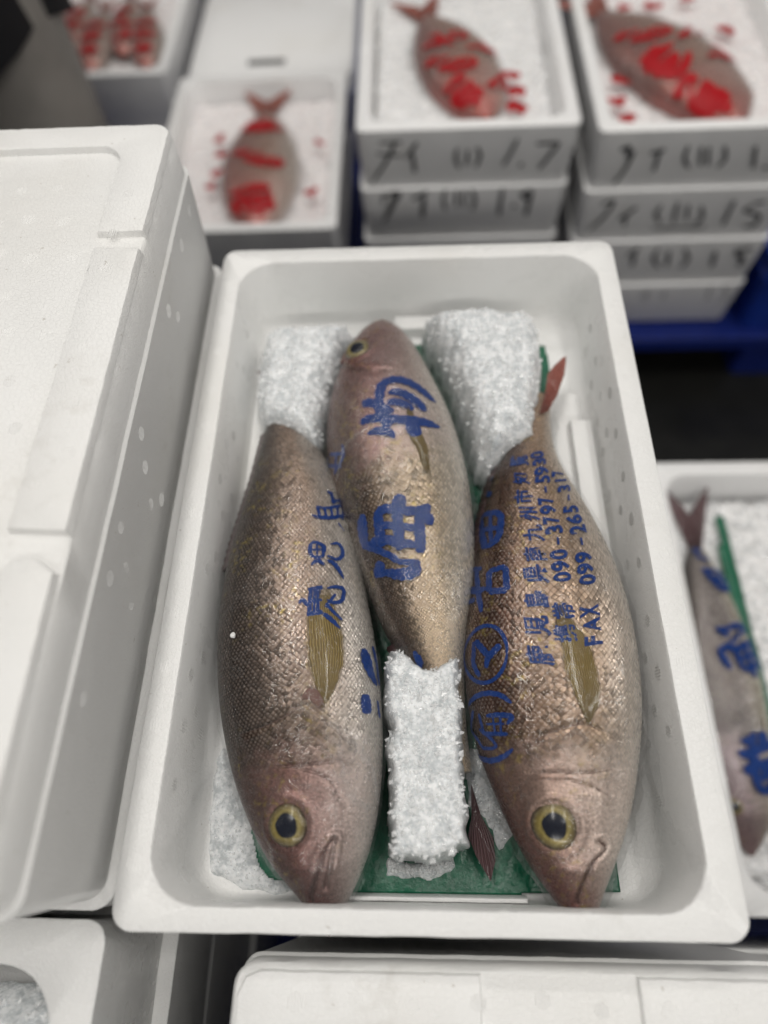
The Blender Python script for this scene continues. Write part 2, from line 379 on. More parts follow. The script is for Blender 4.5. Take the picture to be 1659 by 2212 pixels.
GLYPHS = [
 ('鹿',0.5039,1.385,(0.03632,-0.00628),(-0.00598,-0.24212)),
 ('児',0.5542,1.382,(0.03429,-0.01359),(-0.00605,-0.23142)),
 ('島',0.6013,1.389,(0.02981,-0.01431),(-0.00638,-0.23821)),
 ('県',0.6476,1.393,(0.03202,-0.01338),(-0.00536,-0.24625)),
 ('南',0.686,1.396,(0.02672,-0.00721),(-0.00365,-0.23725)),
 ('九',0.7224,1.405,(0.02838,-0.00222),(-0.00262,-0.24205)),
 ('州',0.7613,1.373,(0.02597,-0.00242),(-0.00176,-0.26362)),
 ('市',0.7944,1.306,(0.02387,-0.01023),(-0.00097,-0.29977)),
 ('知',0.827,1.275,(0.02185,-0.02795),(-0.00089,-0.30117)),
 ('覧',0.8611,1.193,(0.02025,-0.07957),(-0.00144,-0.46266)),
 ('携',0.5432,1.637,(0.0308,-0.0051),(-0.00658,-0.18025)),
 ('帯',0.5843,1.643,(0.02859,-0.0046),(-0.00678,-0.18162)),
 ('0',0.644,1.661,(0.0164,0.00088),(-0.00862,-0.16417)),
 ('9',0.6645,1.656,(0.0165,0.00297),(-0.00824,-0.17147)),
 ('0',0.6843,1.661,(0.0166,0.00565),(-0.00792,-0.17891)),
 ('-',0.706,1.661,(0.01678,0.0082),(-0.00575,-0.14324)),
 ('3',0.7283,1.665,(0.01603,0.01228),(-0.00719,-0.19939)),
 ('7',0.7474,1.655,(0.01528,0.01325),(-0.00659,-0.19532)),
 ('9',0.7664,1.644,(0.01457,0.01328),(-0.00631,-0.19648)),
 ('7',0.7837,1.643,(0.01478,0.01453),(-0.00624,-0.2029)),
 ('-',0.8022,1.659,(0.01507,0.01668),(-0.00549,-0.18381)),
 ('5',0.8239,1.684,(0.01559,0.01948),(-0.00774,-0.25941)),
 ('9',0.8415,1.7,(0.01509,0.01634),(-0.00861,-0.28139)),
 ('3',0.8585,1.692,(0.01424,0.00543),(-0.00912,-0.2918)),
 ('0',0.8735,1.668,(0.01324,-0.00535),(-0.00956,-0.30574)),
 ('F',0.5338,1.921,(0.01913,-0.00138),(-0.01082,-0.19777)),
 ('A',0.5601,1.924,(0.02262,-0.00065),(-0.01067,-0.1896)),
 ('X',0.5866,1.918,(0.02216,0.00247),(-0.01202,-0.2194)),
 ('0',0.6422,1.953,(0.01601,0.00973),(-0.01047,-0.21965)),
 ('9',0.6621,1.954,(0.01607,0.01367),(-0.01022,-0.22948)),
 ('9',0.6823,1.968,(0.01629,0.01954),(-0.01018,-0.24482)),
 ('-',0.7068,1.986,(0.01667,0.02725),(-0.00786,-0.20485)),
 ('2',0.7294,2.017,(0.01632,0.0378),(-0.01025,-0.28317)),
 ('6',0.7489,2.021,(0.01581,0.04232),(-0.01041,-0.29834)),
 ('5',0.768,2.034,(0.01526,0.04568),(-0.01048,-0.30936)),
 ('-',0.7885,2.054,(0.0149,0.05119),(-0.00908,-0.27237)),
 ('3',0.8088,2.079,(0.0148,0.06259),(-0.01173,-0.35106)),
 ('1',0.826,2.096,(0.01354,0.06367),(-0.01237,-0.36415)),
 ('7',0.8418,2.111,(0.01422,0.07011),(-0.01371,-0.39494)),
]
FINS = {
 'A': [(0.4058,1.848,4.22),(0.4441,1.918,14.3),(0.4859,1.965,23.97),(0.5283,1.986,25.87),(0.5714,1.975,22.55),(0.6147,1.973,13.79),(0.6583,1.973,7.51)],
 'A_root': [(0.4265,1.633,1.7),(0.4335,1.745,8.51),(0.4169,1.824,7.06),(0.393,1.861,1.96)],
 'C': [(0.3845,1.78,3.55),(0.4318,1.801,16.66),(0.4765,1.769,21.18),(0.5173,1.735,20.07),(0.5496,1.666,15.1),(0.582,1.617,9.13),(0.6104,1.573,4.18)],
 'B': [(0.2427,1.828,4.9),(0.2692,1.833,7.28),(0.3074,1.849,11.16),(0.3313,1.889,9.09),(0.3656,1.884,6.63),(0.3884,1.899,4.25),(0.4177,1.901,1.15)],
}
EYES = {
 'A': (0.2156,1.2307),
 'C': (0.2081,1.2357),
 'B': (0.0939,0.9975),
}
GROOVES = {
 'A': [[(0.3201,1.191,1.19),(0.3106,1.56,1.19),(0.305,1.876,1.19),(0.3075,2.096,1.03)],[(0.3116,1.471,1.02),(0.2892,1.721,1.01),(0.2693,1.892,1.01),(0.2353,1.959,1.0)],[(0.0712,1.109,1.15),(0.1135,1.5,1.14),(0.1562,1.695,1.14),(0.1775,1.874,1.15)],[(0.0931,1.675,0.82),(0.1322,1.786,0.82),(0.1748,1.886,0.82)],[(0.3895,0.823,0.88),(0.392,1.214,1.22),(0.4027,1.493,1.4),(0.4119,1.656,1.41),(0.3708,1.921,1.22),(0.3317,2.173,1.21)]],
 'C': [[(0.2991,1.096,1.01),(0.2999,1.423,1.0),(0.2966,1.687,1.0),(0.3043,2.078,0.84)],[(0.2862,1.07,0.67),(0.2844,1.506,0.83),(0.2742,1.785,0.83),(0.2598,2.022,0.83)],[(0.0699,1.299,1.13),(0.1015,1.557,1.13),(0.1409,1.833,1.13),(0.1634,2.111,0.97),(0.1797,1.921,0.65)],[(0.3573,1.195,1.02),(0.3705,1.433,1.02),(0.3821,1.673,1.02),(0.3745,1.892,1.02),(0.352,2.145,0.85)]],
 'B': [[(0.1002,0.312,0.9),(0.1369,1.057,1.04),(0.1529,1.391,1.02),(0.1495,1.632,1.02)]],
}
FOLDS = {
 'A': [[(0.4128,1.628,0.61),(0.3841,1.809,1.05),(0.3607,2.025,1.39),(0.331,2.218,1.74),(0.2974,2.442,1.73),(0.2634,2.626,1.39),(0.2257,2.753,1.03)],[(0.2572,1.875,0.42),(0.2166,1.904,0.5),(0.1775,1.874,0.41),(0.1346,1.787,0.41),(0.1002,1.733,0.33)],[(0.3525,2.04,0.69),(0.3223,2.002,0.86),(0.2631,2.056,1.18),(0.23,2.251,1.18),(0.2149,2.647,1.03)],[(0.3521,1.753,0.52),(0.3325,1.806,0.6),(0.316,1.847,0.43)],[(0.2966,1.908,0.59),(0.2624,1.969,0.59)],[(0.1887,0.836,0.66),(0.1624,0.677,0.83),(0.1401,0.433,0.67)]],
 'C': [[(0.4241,2.567,0.89),(0.3966,2.738,1.25),(0.3707,2.903,1.25),(0.3556,2.823,0.88)],[(0.1626,1.143,0.4),(0.1396,1.244,0.48)],[(0.1223,-0.167,0.68),(0.0902,-0.167,0.84)],[(0.4561,1.712,0.44),(0.4334,1.773,0.43)]],
 'B': [[(0.2622,1.38,1.13),(0.2806,1.146,1.29),(0.2885,0.924,1.13),(0.3018,0.785,1.13)],[(0.2977,0.793,0.97),(0.3216,0.687,1.12),(0.3485,0.498,0.96)],[(0.1157,0.852,1.4),(0.1278,0.8,1.05)],[(0.1498,0.628,1.22),(0.1661,0.753,1.03)]],
}
INK = {
 'A1': [[(-0.0513,-0.2208,3.8),(-0.0167,-0.2204,4.6)],[(-0.0262,-0.2189,5.4),(-0.0409,-0.2494,5.5),(-0.0648,-0.2858,4.1)],[(-0.056,-0.237,3.9),(-0.0171,-0.2426,3.9)],[(0.0063,-0.2212,5.4),(-0.0113,-0.247,4.7)],[(-0.0015,-0.2382,5.5),(0.0023,-0.2703,6.4)],[(0.0661,-0.2323,4.6),(0.0642,-0.2489,5.5),(0.0707,-0.2662,4.8)],[(0.0817,-0.2349,4.6),(0.0815,-0.2623,4.8)],[(0.0949,-0.2313,4.6),(0.1007,-0.246,5.5),(0.0955,-0.2649,4.8)],[(0.1545,-0.2194,4.6),(0.1461,-0.2434,5.4),(0.1368,-0.2642,4.8)],[(0.162,-0.2617,6.3),(0.1673,-0.2636,6.3)],[(0.1824,-0.2292,4.6),(0.2164,-0.2288,5.4)],[(0.2164,-0.2288,5.4),(0.2049,-0.2497,5.5),(0.1927,-0.2705,5.6)]],
 'A2': [[(-0.0518,-0.3117,5.0),(-0.0246,-0.3056,8.3),(-0.0358,-0.3291,10.1),(-0.0498,-0.361,5.2)],[(-0.0465,-0.3049,4.1),(-0.0504,-0.3261,4.2)],[(-0.002,-0.3182,5.8),(0.0227,-0.3049,6.6)],[(0.0166,-0.3141,8.3),(0.0148,-0.353,6.9)],[(0.0513,-0.3013,4.9),(0.0479,-0.3199,5.8),(0.0528,-0.3404,5.1)],[(0.0678,-0.3042,4.9),(0.0694,-0.3351,5.1)],[(0.0801,-0.3046,4.9),(0.082,-0.3355,5.1)],[(0.0922,-0.3027,4.9),(0.0986,-0.3217,5.8),(0.095,-0.3419,5.1)],[(0.141,-0.3021,5.7),(0.1402,-0.3523,6.0)],[(0.1603,-0.3334,6.7),(0.1648,-0.336,6.7)],[(0.1862,-0.306,5.7),(0.1732,-0.3148,6.6),(0.1848,-0.3247,6.7)],[(0.1882,-0.3061,6.5),(0.1848,-0.3538,6.0)]],
 'C1': [[(0.3027,-0.2313,6.1),(0.3148,-0.2278,6.8),(0.3155,-0.244,6.1)],[(0.3234,-0.2321,6.1),(0.3173,-0.265,5.5),(0.3074,-0.2864,4.8)],[(0.3474,-0.2378,4.6),(0.3682,-0.2329,6.0)],[(0.3609,-0.2354,6.1),(0.3618,-0.2666,5.4)],[(0.3995,-0.2268,4.5),(0.4009,-0.247,5.3),(0.4125,-0.2641,4.7)],[(0.4188,-0.2295,4.5),(0.4283,-0.2605,4.6)],[(0.43,-0.2299,4.5),(0.4398,-0.2609,4.6)],[(0.4516,-0.2287,4.5),(0.4604,-0.2491,5.3),(0.454,-0.2635,4.6)],[(0.4962,-0.2303,5.2),(0.5086,-0.2675,5.4)],[(0.5221,-0.2638,5.4),(0.5282,-0.2674,5.4)],[(0.5315,-0.2355,5.3),(0.5393,-0.2686,5.4)]],
 'C2': [[(0.2964,-0.3226,5.7),(0.3156,-0.3185,5.7),(0.3064,-0.3469,5.8),(0.2891,-0.3714,4.3)],[(0.3326,-0.3527,5.0),(0.3548,-0.3293,5.8)],[(0.3419,-0.3384,5.8),(0.3439,-0.3641,5.1)],[(0.392,-0.3258,4.9),(0.3899,-0.3449,5.8),(0.4008,-0.36,5.0)],[(0.4168,-0.322,5.7),(0.4216,-0.3607,5.0)],[(0.4347,-0.3273,4.9),(0.4407,-0.3564,5.0)],[(0.4558,-0.3304,4.9),(0.4647,-0.3523,5.8),(0.4559,-0.3644,5.1)],[(0.3916,-0.3708,4.2),(0.4789,-0.3707,4.2)],[(0.5037,-0.3204,5.7),(0.5028,-0.3685,5.9)],[(0.536,-0.3308,4.9),(0.5283,-0.341,4.9),(0.5538,-0.3515,5.8),(0.553,-0.3702,5.9),(0.5367,-0.3706,5.1)],[(0.5349,-0.3284,4.9),(0.553,-0.3244,4.9)]],
 'C3': [[(0.3651,-0.4271,6.2),(0.3824,-0.4112,6.1)],[(0.3777,-0.422,7.1),(0.3803,-0.4501,6.3)],[(0.415,-0.4123,5.3),(0.4131,-0.4342,6.2),(0.4282,-0.4546,5.4)],[(0.4342,-0.4184,6.2),(0.4408,-0.4521,6.3)],[(0.4585,-0.4138,5.3),(0.4715,-0.4362,6.2),(0.4664,-0.4558,5.4)],[(0.5127,-0.421,7.0),(0.519,-0.4547,7.2)],[(0.5449,-0.421,7.9),(0.5734,-0.4176,7.0)],[(0.5465,-0.4248,7.0),(0.5654,-0.4393,8.9),(0.5637,-0.4561,8.1)]],
 'C4': [[(0.4148,-0.5238,3.8),(0.428,-0.5054,3.8)],[(0.4252,-0.5115,4.7),(0.4281,-0.5371,3.8)],[(0.4559,-0.5063,3.8),(0.4594,-0.5316,3.8)],[(0.5349,-0.4965,4.6),(0.5399,-0.5342,4.8)],[(0.5546,-0.5002,4.7),(0.5717,-0.4977,4.6)],[(0.5581,-0.5034,4.7),(0.5726,-0.5225,4.7),(0.5648,-0.5382,3.8)]],
}
HEAPS = {
 'UL': [(-0.135,0.4359),(-0.1201,0.4503),(-0.0838,0.4503),(-0.0576,0.4495),(-0.0492,0.4361),(-0.0605,0.4211),(-0.0634,0.3988),(-0.0691,0.3797),(-0.0728,0.3566),(-0.0727,0.3213),(-0.0796,0.315),(-0.091,0.3237),(-0.1101,0.3349),(-0.1239,0.344),(-0.1352,0.3624),(-0.1368,0.3957)],
 'UR': [(0.0062,0.4525),(0.0241,0.4578),(0.0595,0.4577),(0.0941,0.4514),(0.1053,0.4381),(0.1057,0.4032),(0.099,0.3613),(0.0922,0.3266),(0.0757,0.3163),(0.0627,0.3042),(0.0544,0.2962),(0.0461,0.3086),(0.0378,0.3404),(0.0291,0.3766),(0.019,0.4128),(0.0079,0.4358)],
 'MID': [(-0.0223,0.1638),(-0.0086,0.1591),(0.0034,0.15),(0.0155,0.153),(0.0262,0.1592),(0.0292,0.138),(0.0272,0.1122),(0.028,0.0851),(0.0285,0.0597),(0.0288,0.0427),(0.0188,0.0378),(0.0042,0.0341),(-0.0116,0.0346),(-0.0217,0.0373),(-0.0224,0.0542),(-0.0233,0.0795),(-0.0243,0.1119),(-0.0259,0.1379)],
 'SL': [(-0.1429,0.0949),(-0.1365,0.1069),(-0.121,0.0833),(-0.1062,0.0608),(-0.0991,0.0499),(-0.106,0.0466),(-0.1029,0.034),(-0.091,0.0264),(-0.0787,0.0177),(-0.09,0.015),(-0.1193,0.0171),(-0.1355,0.0284),(-0.1422,0.0549)],
 'SM': [(0.0312,0.105),(0.0404,0.1021),(0.0486,0.0847),(0.0549,0.0679),(0.0582,0.0517),(0.0489,0.0437),(0.0435,0.0516),(0.0353,0.0622),(0.0302,0.0677)],
 'SB': [(-0.0227,0.0376),(-0.0037,0.0353),(0.0196,0.0381),(0.0208,0.0317),(0.0048,0.0252),(-0.0125,0.0237),(-0.0223,0.0273)],
}
TAIL_B = [(0.0314,0.0801),(0.0311,0.0613),(0.0283,0.0496),(0.0328,0.0382),(0.0409,0.0248),(0.0444,0.0359),(0.0441,0.0485),(0.0369,0.0613)]
TAIL_C = [(0.0965,0.3524),(0.103,0.3705),(0.1079,0.394),(0.1167,0.4059),(0.1256,0.4141),(0.1218,0.3936),(0.1129,0.3703),(0.104,0.3545)]

# ------------------------------------------------------------------ helpers
def link(name, me, mat, parent=None, smooth=True):
    o = bpy.data.objects.new(name, me); COL.objects.link(o)
    if mat is not None:
        if len(me.materials) == 0: me.materials.append(mat)
    if smooth and me.polygons: me.polygons.foreach_set('use_smooth', [True]*len(me.polygons))
    if parent is not None: o.parent = parent
    return o
def mesh(name, v, f, mat, parent=None, smooth=True):
    me = bpy.data.meshes.new(name); me.from_pydata([tuple(map(float, p)) for p in v], [], f); me.update()
    return link(name, me, mat, parent, smooth)
def empty(name, loc=(0, 0, 0), rz=0.0):
    o = bpy.data.objects.new(name, None); COL.objects.link(o); o.location = loc; o.rotation_euler = (0, 0, rz); o.empty_display_size = .02
    return o
def tag(o, label, cat, group=None, kind=None):
    o['label'] = label; o['category'] = cat
    if group: o['group'] = group
    if kind: o['kind'] = kind
    return o
def uvset(me, name, arr):
    """arr per vertex (n,2)"""
    uv = me.uv_layers.new(name=name)
    idx = np.empty(len(me.loops), int); me.loops.foreach_get('vertex_index', idx)
    uv.data.foreach_set('uv', np.asarray(arr, np.float32)[idx].ravel())
def grid_faces(n, m, wrap=False):
    F = []
    for i in range(n-1):
        for j in range(m if wrap else m-1):
            F.append((i*m+j, i*m+(j+1) % m, (i+1)*m+(j+1) % m, (i+1)*m+j))
    return F
def vnoise(P, sc, seed=0.0, octv=1):
    out = np.zeros(len(P))
    for i, p in enumerate(P):
        q = Vector((p[0]*sc+seed, p[1]*sc-seed*.7, p[2]*sc+seed*.3)); v = noise.noise(q)
        for o in range(1, octv): v += noise.noise(q*(2.07**o))*(.5**o)
        out[i] = v
    return out

class NT:
    def __init__(self, name):
        self.m = bpy.data.materials.new(name); self.m.use_nodes = True; self.t = self.m.node_tree; self.t.nodes.clear()
        self.out = self.t.nodes.new('ShaderNodeOutputMaterial')
    def n(self, typ, ins=None, **kw):
        nd = self.t.nodes.new('ShaderNode'+typ)
        for k, v in kw.items(): setattr(nd, k, v)
        for k, v in (ins or {}).items():
            s = nd.inputs[k]
            if hasattr(v, 'is_output') or hasattr(v, 'links'): self.t.links.new(v, s)
            elif isinstance(v, tuple) and len(v) == 3 and s.type == 'RGBA': s.default_value = (*v, 1)
            else: s.default_value = v
        return nd
    def math(self, op, a, b=None, c=None, clamp=False):
        ins = {0: a}
        if b is not None: ins[1] = b
        if c is not None: ins[2] = c
        return self.n('Math', ins, operation=op, use_clamp=clamp).outputs[0]
    def mix(self, f, a, b, blend='MIX'):
        nd = self.n('Mix', {0: f, 6: a, 7: b}, data_type='RGBA', blend_type=blend); return nd.outputs[2]
    def ramp(self, f, stops, interp='LINEAR'):
        nd = self.n('ValToRGB', {0: f}); cr = nd.color_ramp; cr.interpolation = interp
        while len(cr.elements) > 1: cr.elements.remove(cr.elements[-1])
        cr.elements[0].position = stops[0][0]; cr.elements[0].color = (*stops[0][1], 1) if isinstance(stops[0][1], tuple) else (stops[0][1],)*3+(1,)
        for p, c in stops[1:]:
            e = cr.elements.new(p); e.color = (*c, 1) if isinstance(c, tuple) else (c, c, c, 1)
        return nd.outputs[0]
    def step(self, x, a, b):
        return self.n('MapRange', {0: x, 1: a, 2: b, 3: 0.0, 4: 1.0}, interpolation_type='SMOOTHSTEP').outputs[0]
    def noise(self, sc, det=3, vec=None, rough=.5):
        ins = {'Scale': sc, 'Detail': det, 'Roughness': rough}
        if vec is not None: ins['Vector'] = vec
        return self.n('TexNoise', ins).outputs[0]
    def bump(self, h, dist, strength=1.0, normal=None):
        ins = {'Height': h, 'Distance': dist, 'Strength': strength}
        if normal is not None: ins['Normal'] = normal
        return self.n('Bump', ins).outputs[0]
    def done(self, sh): self.t.links.new(sh, self.out.inputs[0]); return self.m

# ------------------------------------------------------------------ materials
def foam_mat(name='foam', base=(.86, .86, .85), gloss=.42):
    t = NT(name); co = t.n('TexCoord').outputs['Object']
    vo = t.n('TexVoronoi', {'Vector': co, 'Scale': 330.0, 'Randomness': .9}, feature='DISTANCE_TO_EDGE').outputs['Distance']
    cell = t.step(vo, .0, .10)
    n1 = t.noise(28, 4, co); n2 = t.noise(900, 2, co); n3 = t.noise(6, 3, co)
    col = t.mix(t.step(n3, .45, .8), base, tuple(c*f for c, f in zip(base, (.955, .945, .925))))
    spots = t.step(t.noise(190, 2, co), .735, .76)
    col = t.mix(t.math('MULTIPLY', spots, .45), col, (.42, .38, .32))
    scuff = t.math('MULTIPLY', t.step(t.noise(11, 5, co, .7), .58, .72), t.step(t.noise(85, 3, co), .45, .6))
    col = t.mix(t.math('MULTIPLY', scuff, .30), col, (.62, .60, .56))
    dent = t.noise(48, 2, co)
    h = t.math('ADD', t.math('MULTIPLY', cell, .34), t.math('ADD', t.math('MULTIPLY', n2, .6), t.math('ADD', t.math('MULTIPLY', n1, 2.2), t.math('MULTIPLY', dent, 1.6))))
    nb = t.bump(h, .0004, .9)
    rough = t.math('ADD', t.math('MULTIPLY', n1, .3), gloss-.1)
    p = t.n('BsdfPrincipled', {'Base Color': col, 'Roughness': rough, 'Specular IOR Level': .35, 'Normal': nb})
    return t.done(p.outputs[0])
FOAM = foam_mat(); FOAM_WET = foam_mat('foam_wet', (.86, .86, .85), .24)
FOAM_BACK = foam_mat('foam_back', (.88, .88, .88), .5)
GREYFOAM = foam_mat('foam_bluegrey', (.42, .44, .56), .5)
def plain(name, col, rough=.5, spec=.5, bump=0, bs=200, metal=0, var=.12):
    t = NT(name); co = t.n('TexCoord').outputs['Object']; n = t.noise(bs, 4, co)
    c = t.mix(t.step(n, .3, .75), col, tuple(x*(1-var*2) for x in col))
    ins = {'Base Color': c, 'Roughness': rough, 'Specular IOR Level': spec, 'Metallic': metal}
    if bump: ins['Normal'] = t.bump(n, bump)
    return t.done(t.n('BsdfPrincipled', ins).outputs[0])
def fish_mat(name, back, mid, belly, headc, snout, fleck=.5, flip=False):
    t = NT(name)
    uv = t.n('SeparateXYZ', {0: t.n('UVMap', uv_map='st').outputs[0]}); s, ta = uv.outputs[0], uv.outputs[1]
    ob = t.n('TexCoord').outputs['Object']
    sc = t.n('UVMap', uv_map='scale').outputs[0]
    wob = t.n('TexNoise', {'Vector': ob, 'Scale': 90.0, 'Detail': 2.0}).outputs['Color']
    wv = t.n('VectorMath', {0: t.n('VectorMath', {0: wob, 1: (.5, .5, .5)}, operation='SUBTRACT').outputs[0], 'Scale': .8}, operation='SCALE').outputs[0]
    scv = t.n('SeparateXYZ', {0: t.n('VectorMath', {0: sc, 1: wv}, operation='ADD').outputs[0]}); U, V = scv.outputs[0], scv.outputs[1]
    a = t.math('ADD', U, V); b = t.math('SUBTRACT', U, V)
    fa = t.math('FRACT', a); fb = t.math('FRACT', b)
    cid = t.n('CombineXYZ', {0: t.math('FLOOR', a), 1: t.math('FLOOR', b), 2: 0.0}).outputs[0]
    wn = t.n('TexWhiteNoise', {'Vector': cid}, noise_dimensions='2D'); rnd = wn.outputs['Value']; rc = wn.outputs['Color']
    ha = t.math('MULTIPLY', fa, t.math('SUBTRACT', 2.0, fa)); hb = t.math('MULTIPLY', fb, t.math('SUBTRACT', 2.0, fb))
    hh = t.math('MULTIPLY', t.math('ADD', ha, hb), .5)                       # rises to the free edge of each scale
    rim = t.math('MAXIMUM', fa, fb); edge = t.step(rim, .80, .97)
    n_big = t.noise(22, 3, ob); n_f = t.noise(700, 3, ob); n_m = t.noise(120, 3, ob)
    tt = t.math('ADD', ta, t.math('MULTIPLY', t.math('SUBTRACT', n_big, .5), .16))
    mx = lambda p, q, f: tuple(x*(1-f)+y*f for x, y in zip(p, q))
    body = t.ramp(tt, [(0.0, mx(back, (0, 0, 0), .25)), (.30, back), (.39, mx(back, mid, .25)), (.48, mx(back, mid, .62)), (.58, mid), (.71, mx(mid, belly, .5)), (.86, belly)])
    head = t.ramp(tt, [(0.0, mx(back, snout, .5)), (.26, mx(back, headc, .30)), (.44, headc), (.64, mx(headc, belly, .35)), (.88, mx(headc, belly, .8))])
    sn = t.math('SUBTRACT', 1.0, t.step(t.math('ADD', t.math('ADD', s, t.math('MULTIPLY', t.math('SUBTRACT', n_m, .5), .05)), t.math('MULTIPLY', ta, .16)), .08, .30))
    head = t.mix(sn, head, snout)
    hm = t.step(t.math('ADD', s, t.math('ADD', t.math('MULTIPLY', t.math('SUBTRACT', n_m, .5), .12), t.math('MULTIPLY', ta, .04))), .30, .40)
    sv = t.math('ADD', t.math('MULTIPLY', rnd, .36), .82)
    pal = t.math('MULTIPLY', t.math('SUBTRACT', 1.0, edge), t.step(hh, .50, .85))  # pale scale centres, with each scale's highlight painted into the colour
    bcol = t.mix(t.math('MULTIPLY', edge, .55), body, tuple(x*.45 for x in back))
    bcol = t.mix(t.math('MULTIPLY', pal, t.math('SUBTRACT', .26, t.math('MULTIPLY', t.step(ta, .3, .6), .12))), bcol, (.50, .42, .36))
    bcol = t.n('VectorMath', {0: bcol, 'Scale': sv}, operation='SCALE').outputs[0]
    hv = t.math('ADD', t.math('MULTIPLY', t.noise(620, 2, ob), 1.3), .36)
    hcol = t.n('VectorMath', {0: head, 'Scale': hv}, operation='SCALE').outputs[0]
    col = t.mix(hm, hcol, bcol)
    ll = t.math('ABSOLUTE', t.math('SUBTRACT', ta, t.math('ADD', .235, t.math('MULTIPLY', s, .03))))
    lat = t.math('MULTIPLY', t.math('SUBTRACT', 1.0, t.step(ll, .004, .012)), hm)
    col = t.mix(t.math('MULTIPLY', lat, .6), col, tuple(x*.6 for x in back))
    fl = t.math('MULTIPLY', t.step(t.noise(260, 2, ob), .50, .75), t.math('MULTIPLY', t.step(t.noise(30, 2, ob), .45, .6), t.math('SUBTRACT', t.step(ta, .08, .2), t.step(ta, .5, .7))))
    col = t.mix(t.math('MULTIPLY', fl, fleck), col, (.40, .31, .05))
    hgt = t.math('ADD', t.math('MULTIPLY', t.math('MULTIPLY', hh, hm), 1.0), t.math('MULTIPLY', t.math('MULTIPLY', n_f, t.math('SUBTRACT', 1.15, hm)), .95))
    nb = t.bump(hgt, .0005, 1.0)
    # every scale leans a little its own way, so single scales catch the lamps
    tilt = t.n('VectorMath', {0: t.n('VectorMath', {0: rc, 1: (.5, .5, .5)}, operation='SUBTRACT').outputs[0], 'Scale': t.math('MULTIPLY', hm, .15)}, operation='SCALE').outputs[0]
    nn = t.n('VectorMath', {0: t.n('VectorMath', {0: nb, 1: tilt}, operation='ADD').outputs[0]}, operation='NORMALIZE').outputs[0]
    rough = t.math('ADD', .22, t.math('MULTIPLY', rnd, .16))
    p = t.n('BsdfPrincipled', {'Base Color': col, 'Roughness': rough, 'Metallic': .55, 'Specular IOR Level': .35, 'Normal': nn})
    return t.done(p.outputs[0])
FISH = fish_mat('fish_skin', (.022, .010, .006), (.27, .195, .150), (.70, .66, .61), (.245, .135, .118), (.070, .016, .014))
FISH_MID = fish_mat('fish_skin_pale', (.040, .018, .008), (.50, .39, .27), (.78, .73, .65), (.30, .185, .17), (.18, .075, .07))
FISH_BRONZE = fish_mat('fish_skin_bronze', (.060, .019, .007), (.40, .285, .200), (.74, .68, .61), (.44, .315, .265), (.12, .028, .022))
FISH_RED = fish_mat('fish_skin_red', (.28, .055, .035), (.46, .25, .17), (.68, .58, .50), (.42, .15, .11), (.40, .08, .06), .2)
FISH_GREY = fish_mat('fish_skin_grey', (.08, .07, .07), (.25, .22, .21), (.66, .60, .46), (.30, .24, .25), (.20, .13, .13), .1)
def film_mat(name='film', white=.009, rough=.05, scale=1.0, fres=1.0):
    t = NT(name); ob = t.n('TexCoord').outputs['Object']
    wv = t.n('TexNoise', {'Vector': ob, 'Scale': 38.0*scale, 'Detail': 5.0, 'Roughness': .62, 'Distortion': 1.4}).outputs[0]
    ridge = t.math('ABSOLUTE', t.math('SUBTRACT', wv, .5)); crease = t.math('SUBTRACT', 1.0, t.step(ridge, .0, .012))
    h = t.math('ADD', t.math('MULTIPLY', wv, 3.0), t.math('MULTIPLY', crease, .25))
    nb = t.bump(h, .0010, .7)
    gl = t.n('BsdfGlossy', {'Color': (1, 1, 1), 'Roughness': rough, 'Normal': nb}).outputs[0]
    tr = t.n('BsdfTransparent', {'Color': (.965, .965, .965)}).outputs[0]
    df = t.n('BsdfTranslucent', {'Color': (.9, .9, .9)}).outputs[0]; d2 = t.n('BsdfDiffuse', {'Color': (.85, .85, .85), 'Normal': nb}).outputs[0]
    df = t.n('MixShader', {0: .6, 1: df, 2: d2}).outputs[0]
    fr = t.math('MINIMUM', t.n('Fresnel', {'IOR': 1.37, 'Normal': nb}).outputs[0], .115)
    cl = t.math('MULTIPLY', t.math('ADD', white, t.math('ADD', t.math('MULTIPLY', crease, .06), t.math('MULTIPLY', t.step(t.noise(17, 3, ob), .55, .75), .05))), 1.0, clamp=True)
    base = t.n('MixShader', {0: cl, 1: tr, 2: df}).outputs[0]
    sh = t.n('MixShader', {0: t.math('MULTIPLY', fr, fres, clamp=True), 1: base, 2: gl}).outputs[0]
    return t.done(sh)
FILM = film_mat(); FILM_BACK = film_mat('film_back', .13, .12, .5)
FOLD = film_mat('film_fold', .03, .08, 2.0, 1.5)
def ink_mat(name, col, alpha=.92, rough=.38):
    t = NT(name); ob = t.n('TexCoord').outputs['Object']; n = t.noise(420, 3, ob)
    c = t.mix(t.step(n, .35, .7), col, tuple(x*.72 for x in col))
    p = t.n('BsdfPrincipled', {'Base Color': c, 'Roughness': rough, 'Specular IOR Level': .2, 'Alpha': alpha, 'Normal': t.bump(n, .0004)})
    return t.done(p.outputs[0])
BLUE = ink_mat('blue_print', (.0008, .036, .205)); REDINK = ink_mat('red_print', (.46, .008, .014), .95); BLACK = ink_mat('marker', (.03, .03, .035), .9, .6); FADED = ink_mat('faded_marker', (.2, .2, .2), .45, .6)
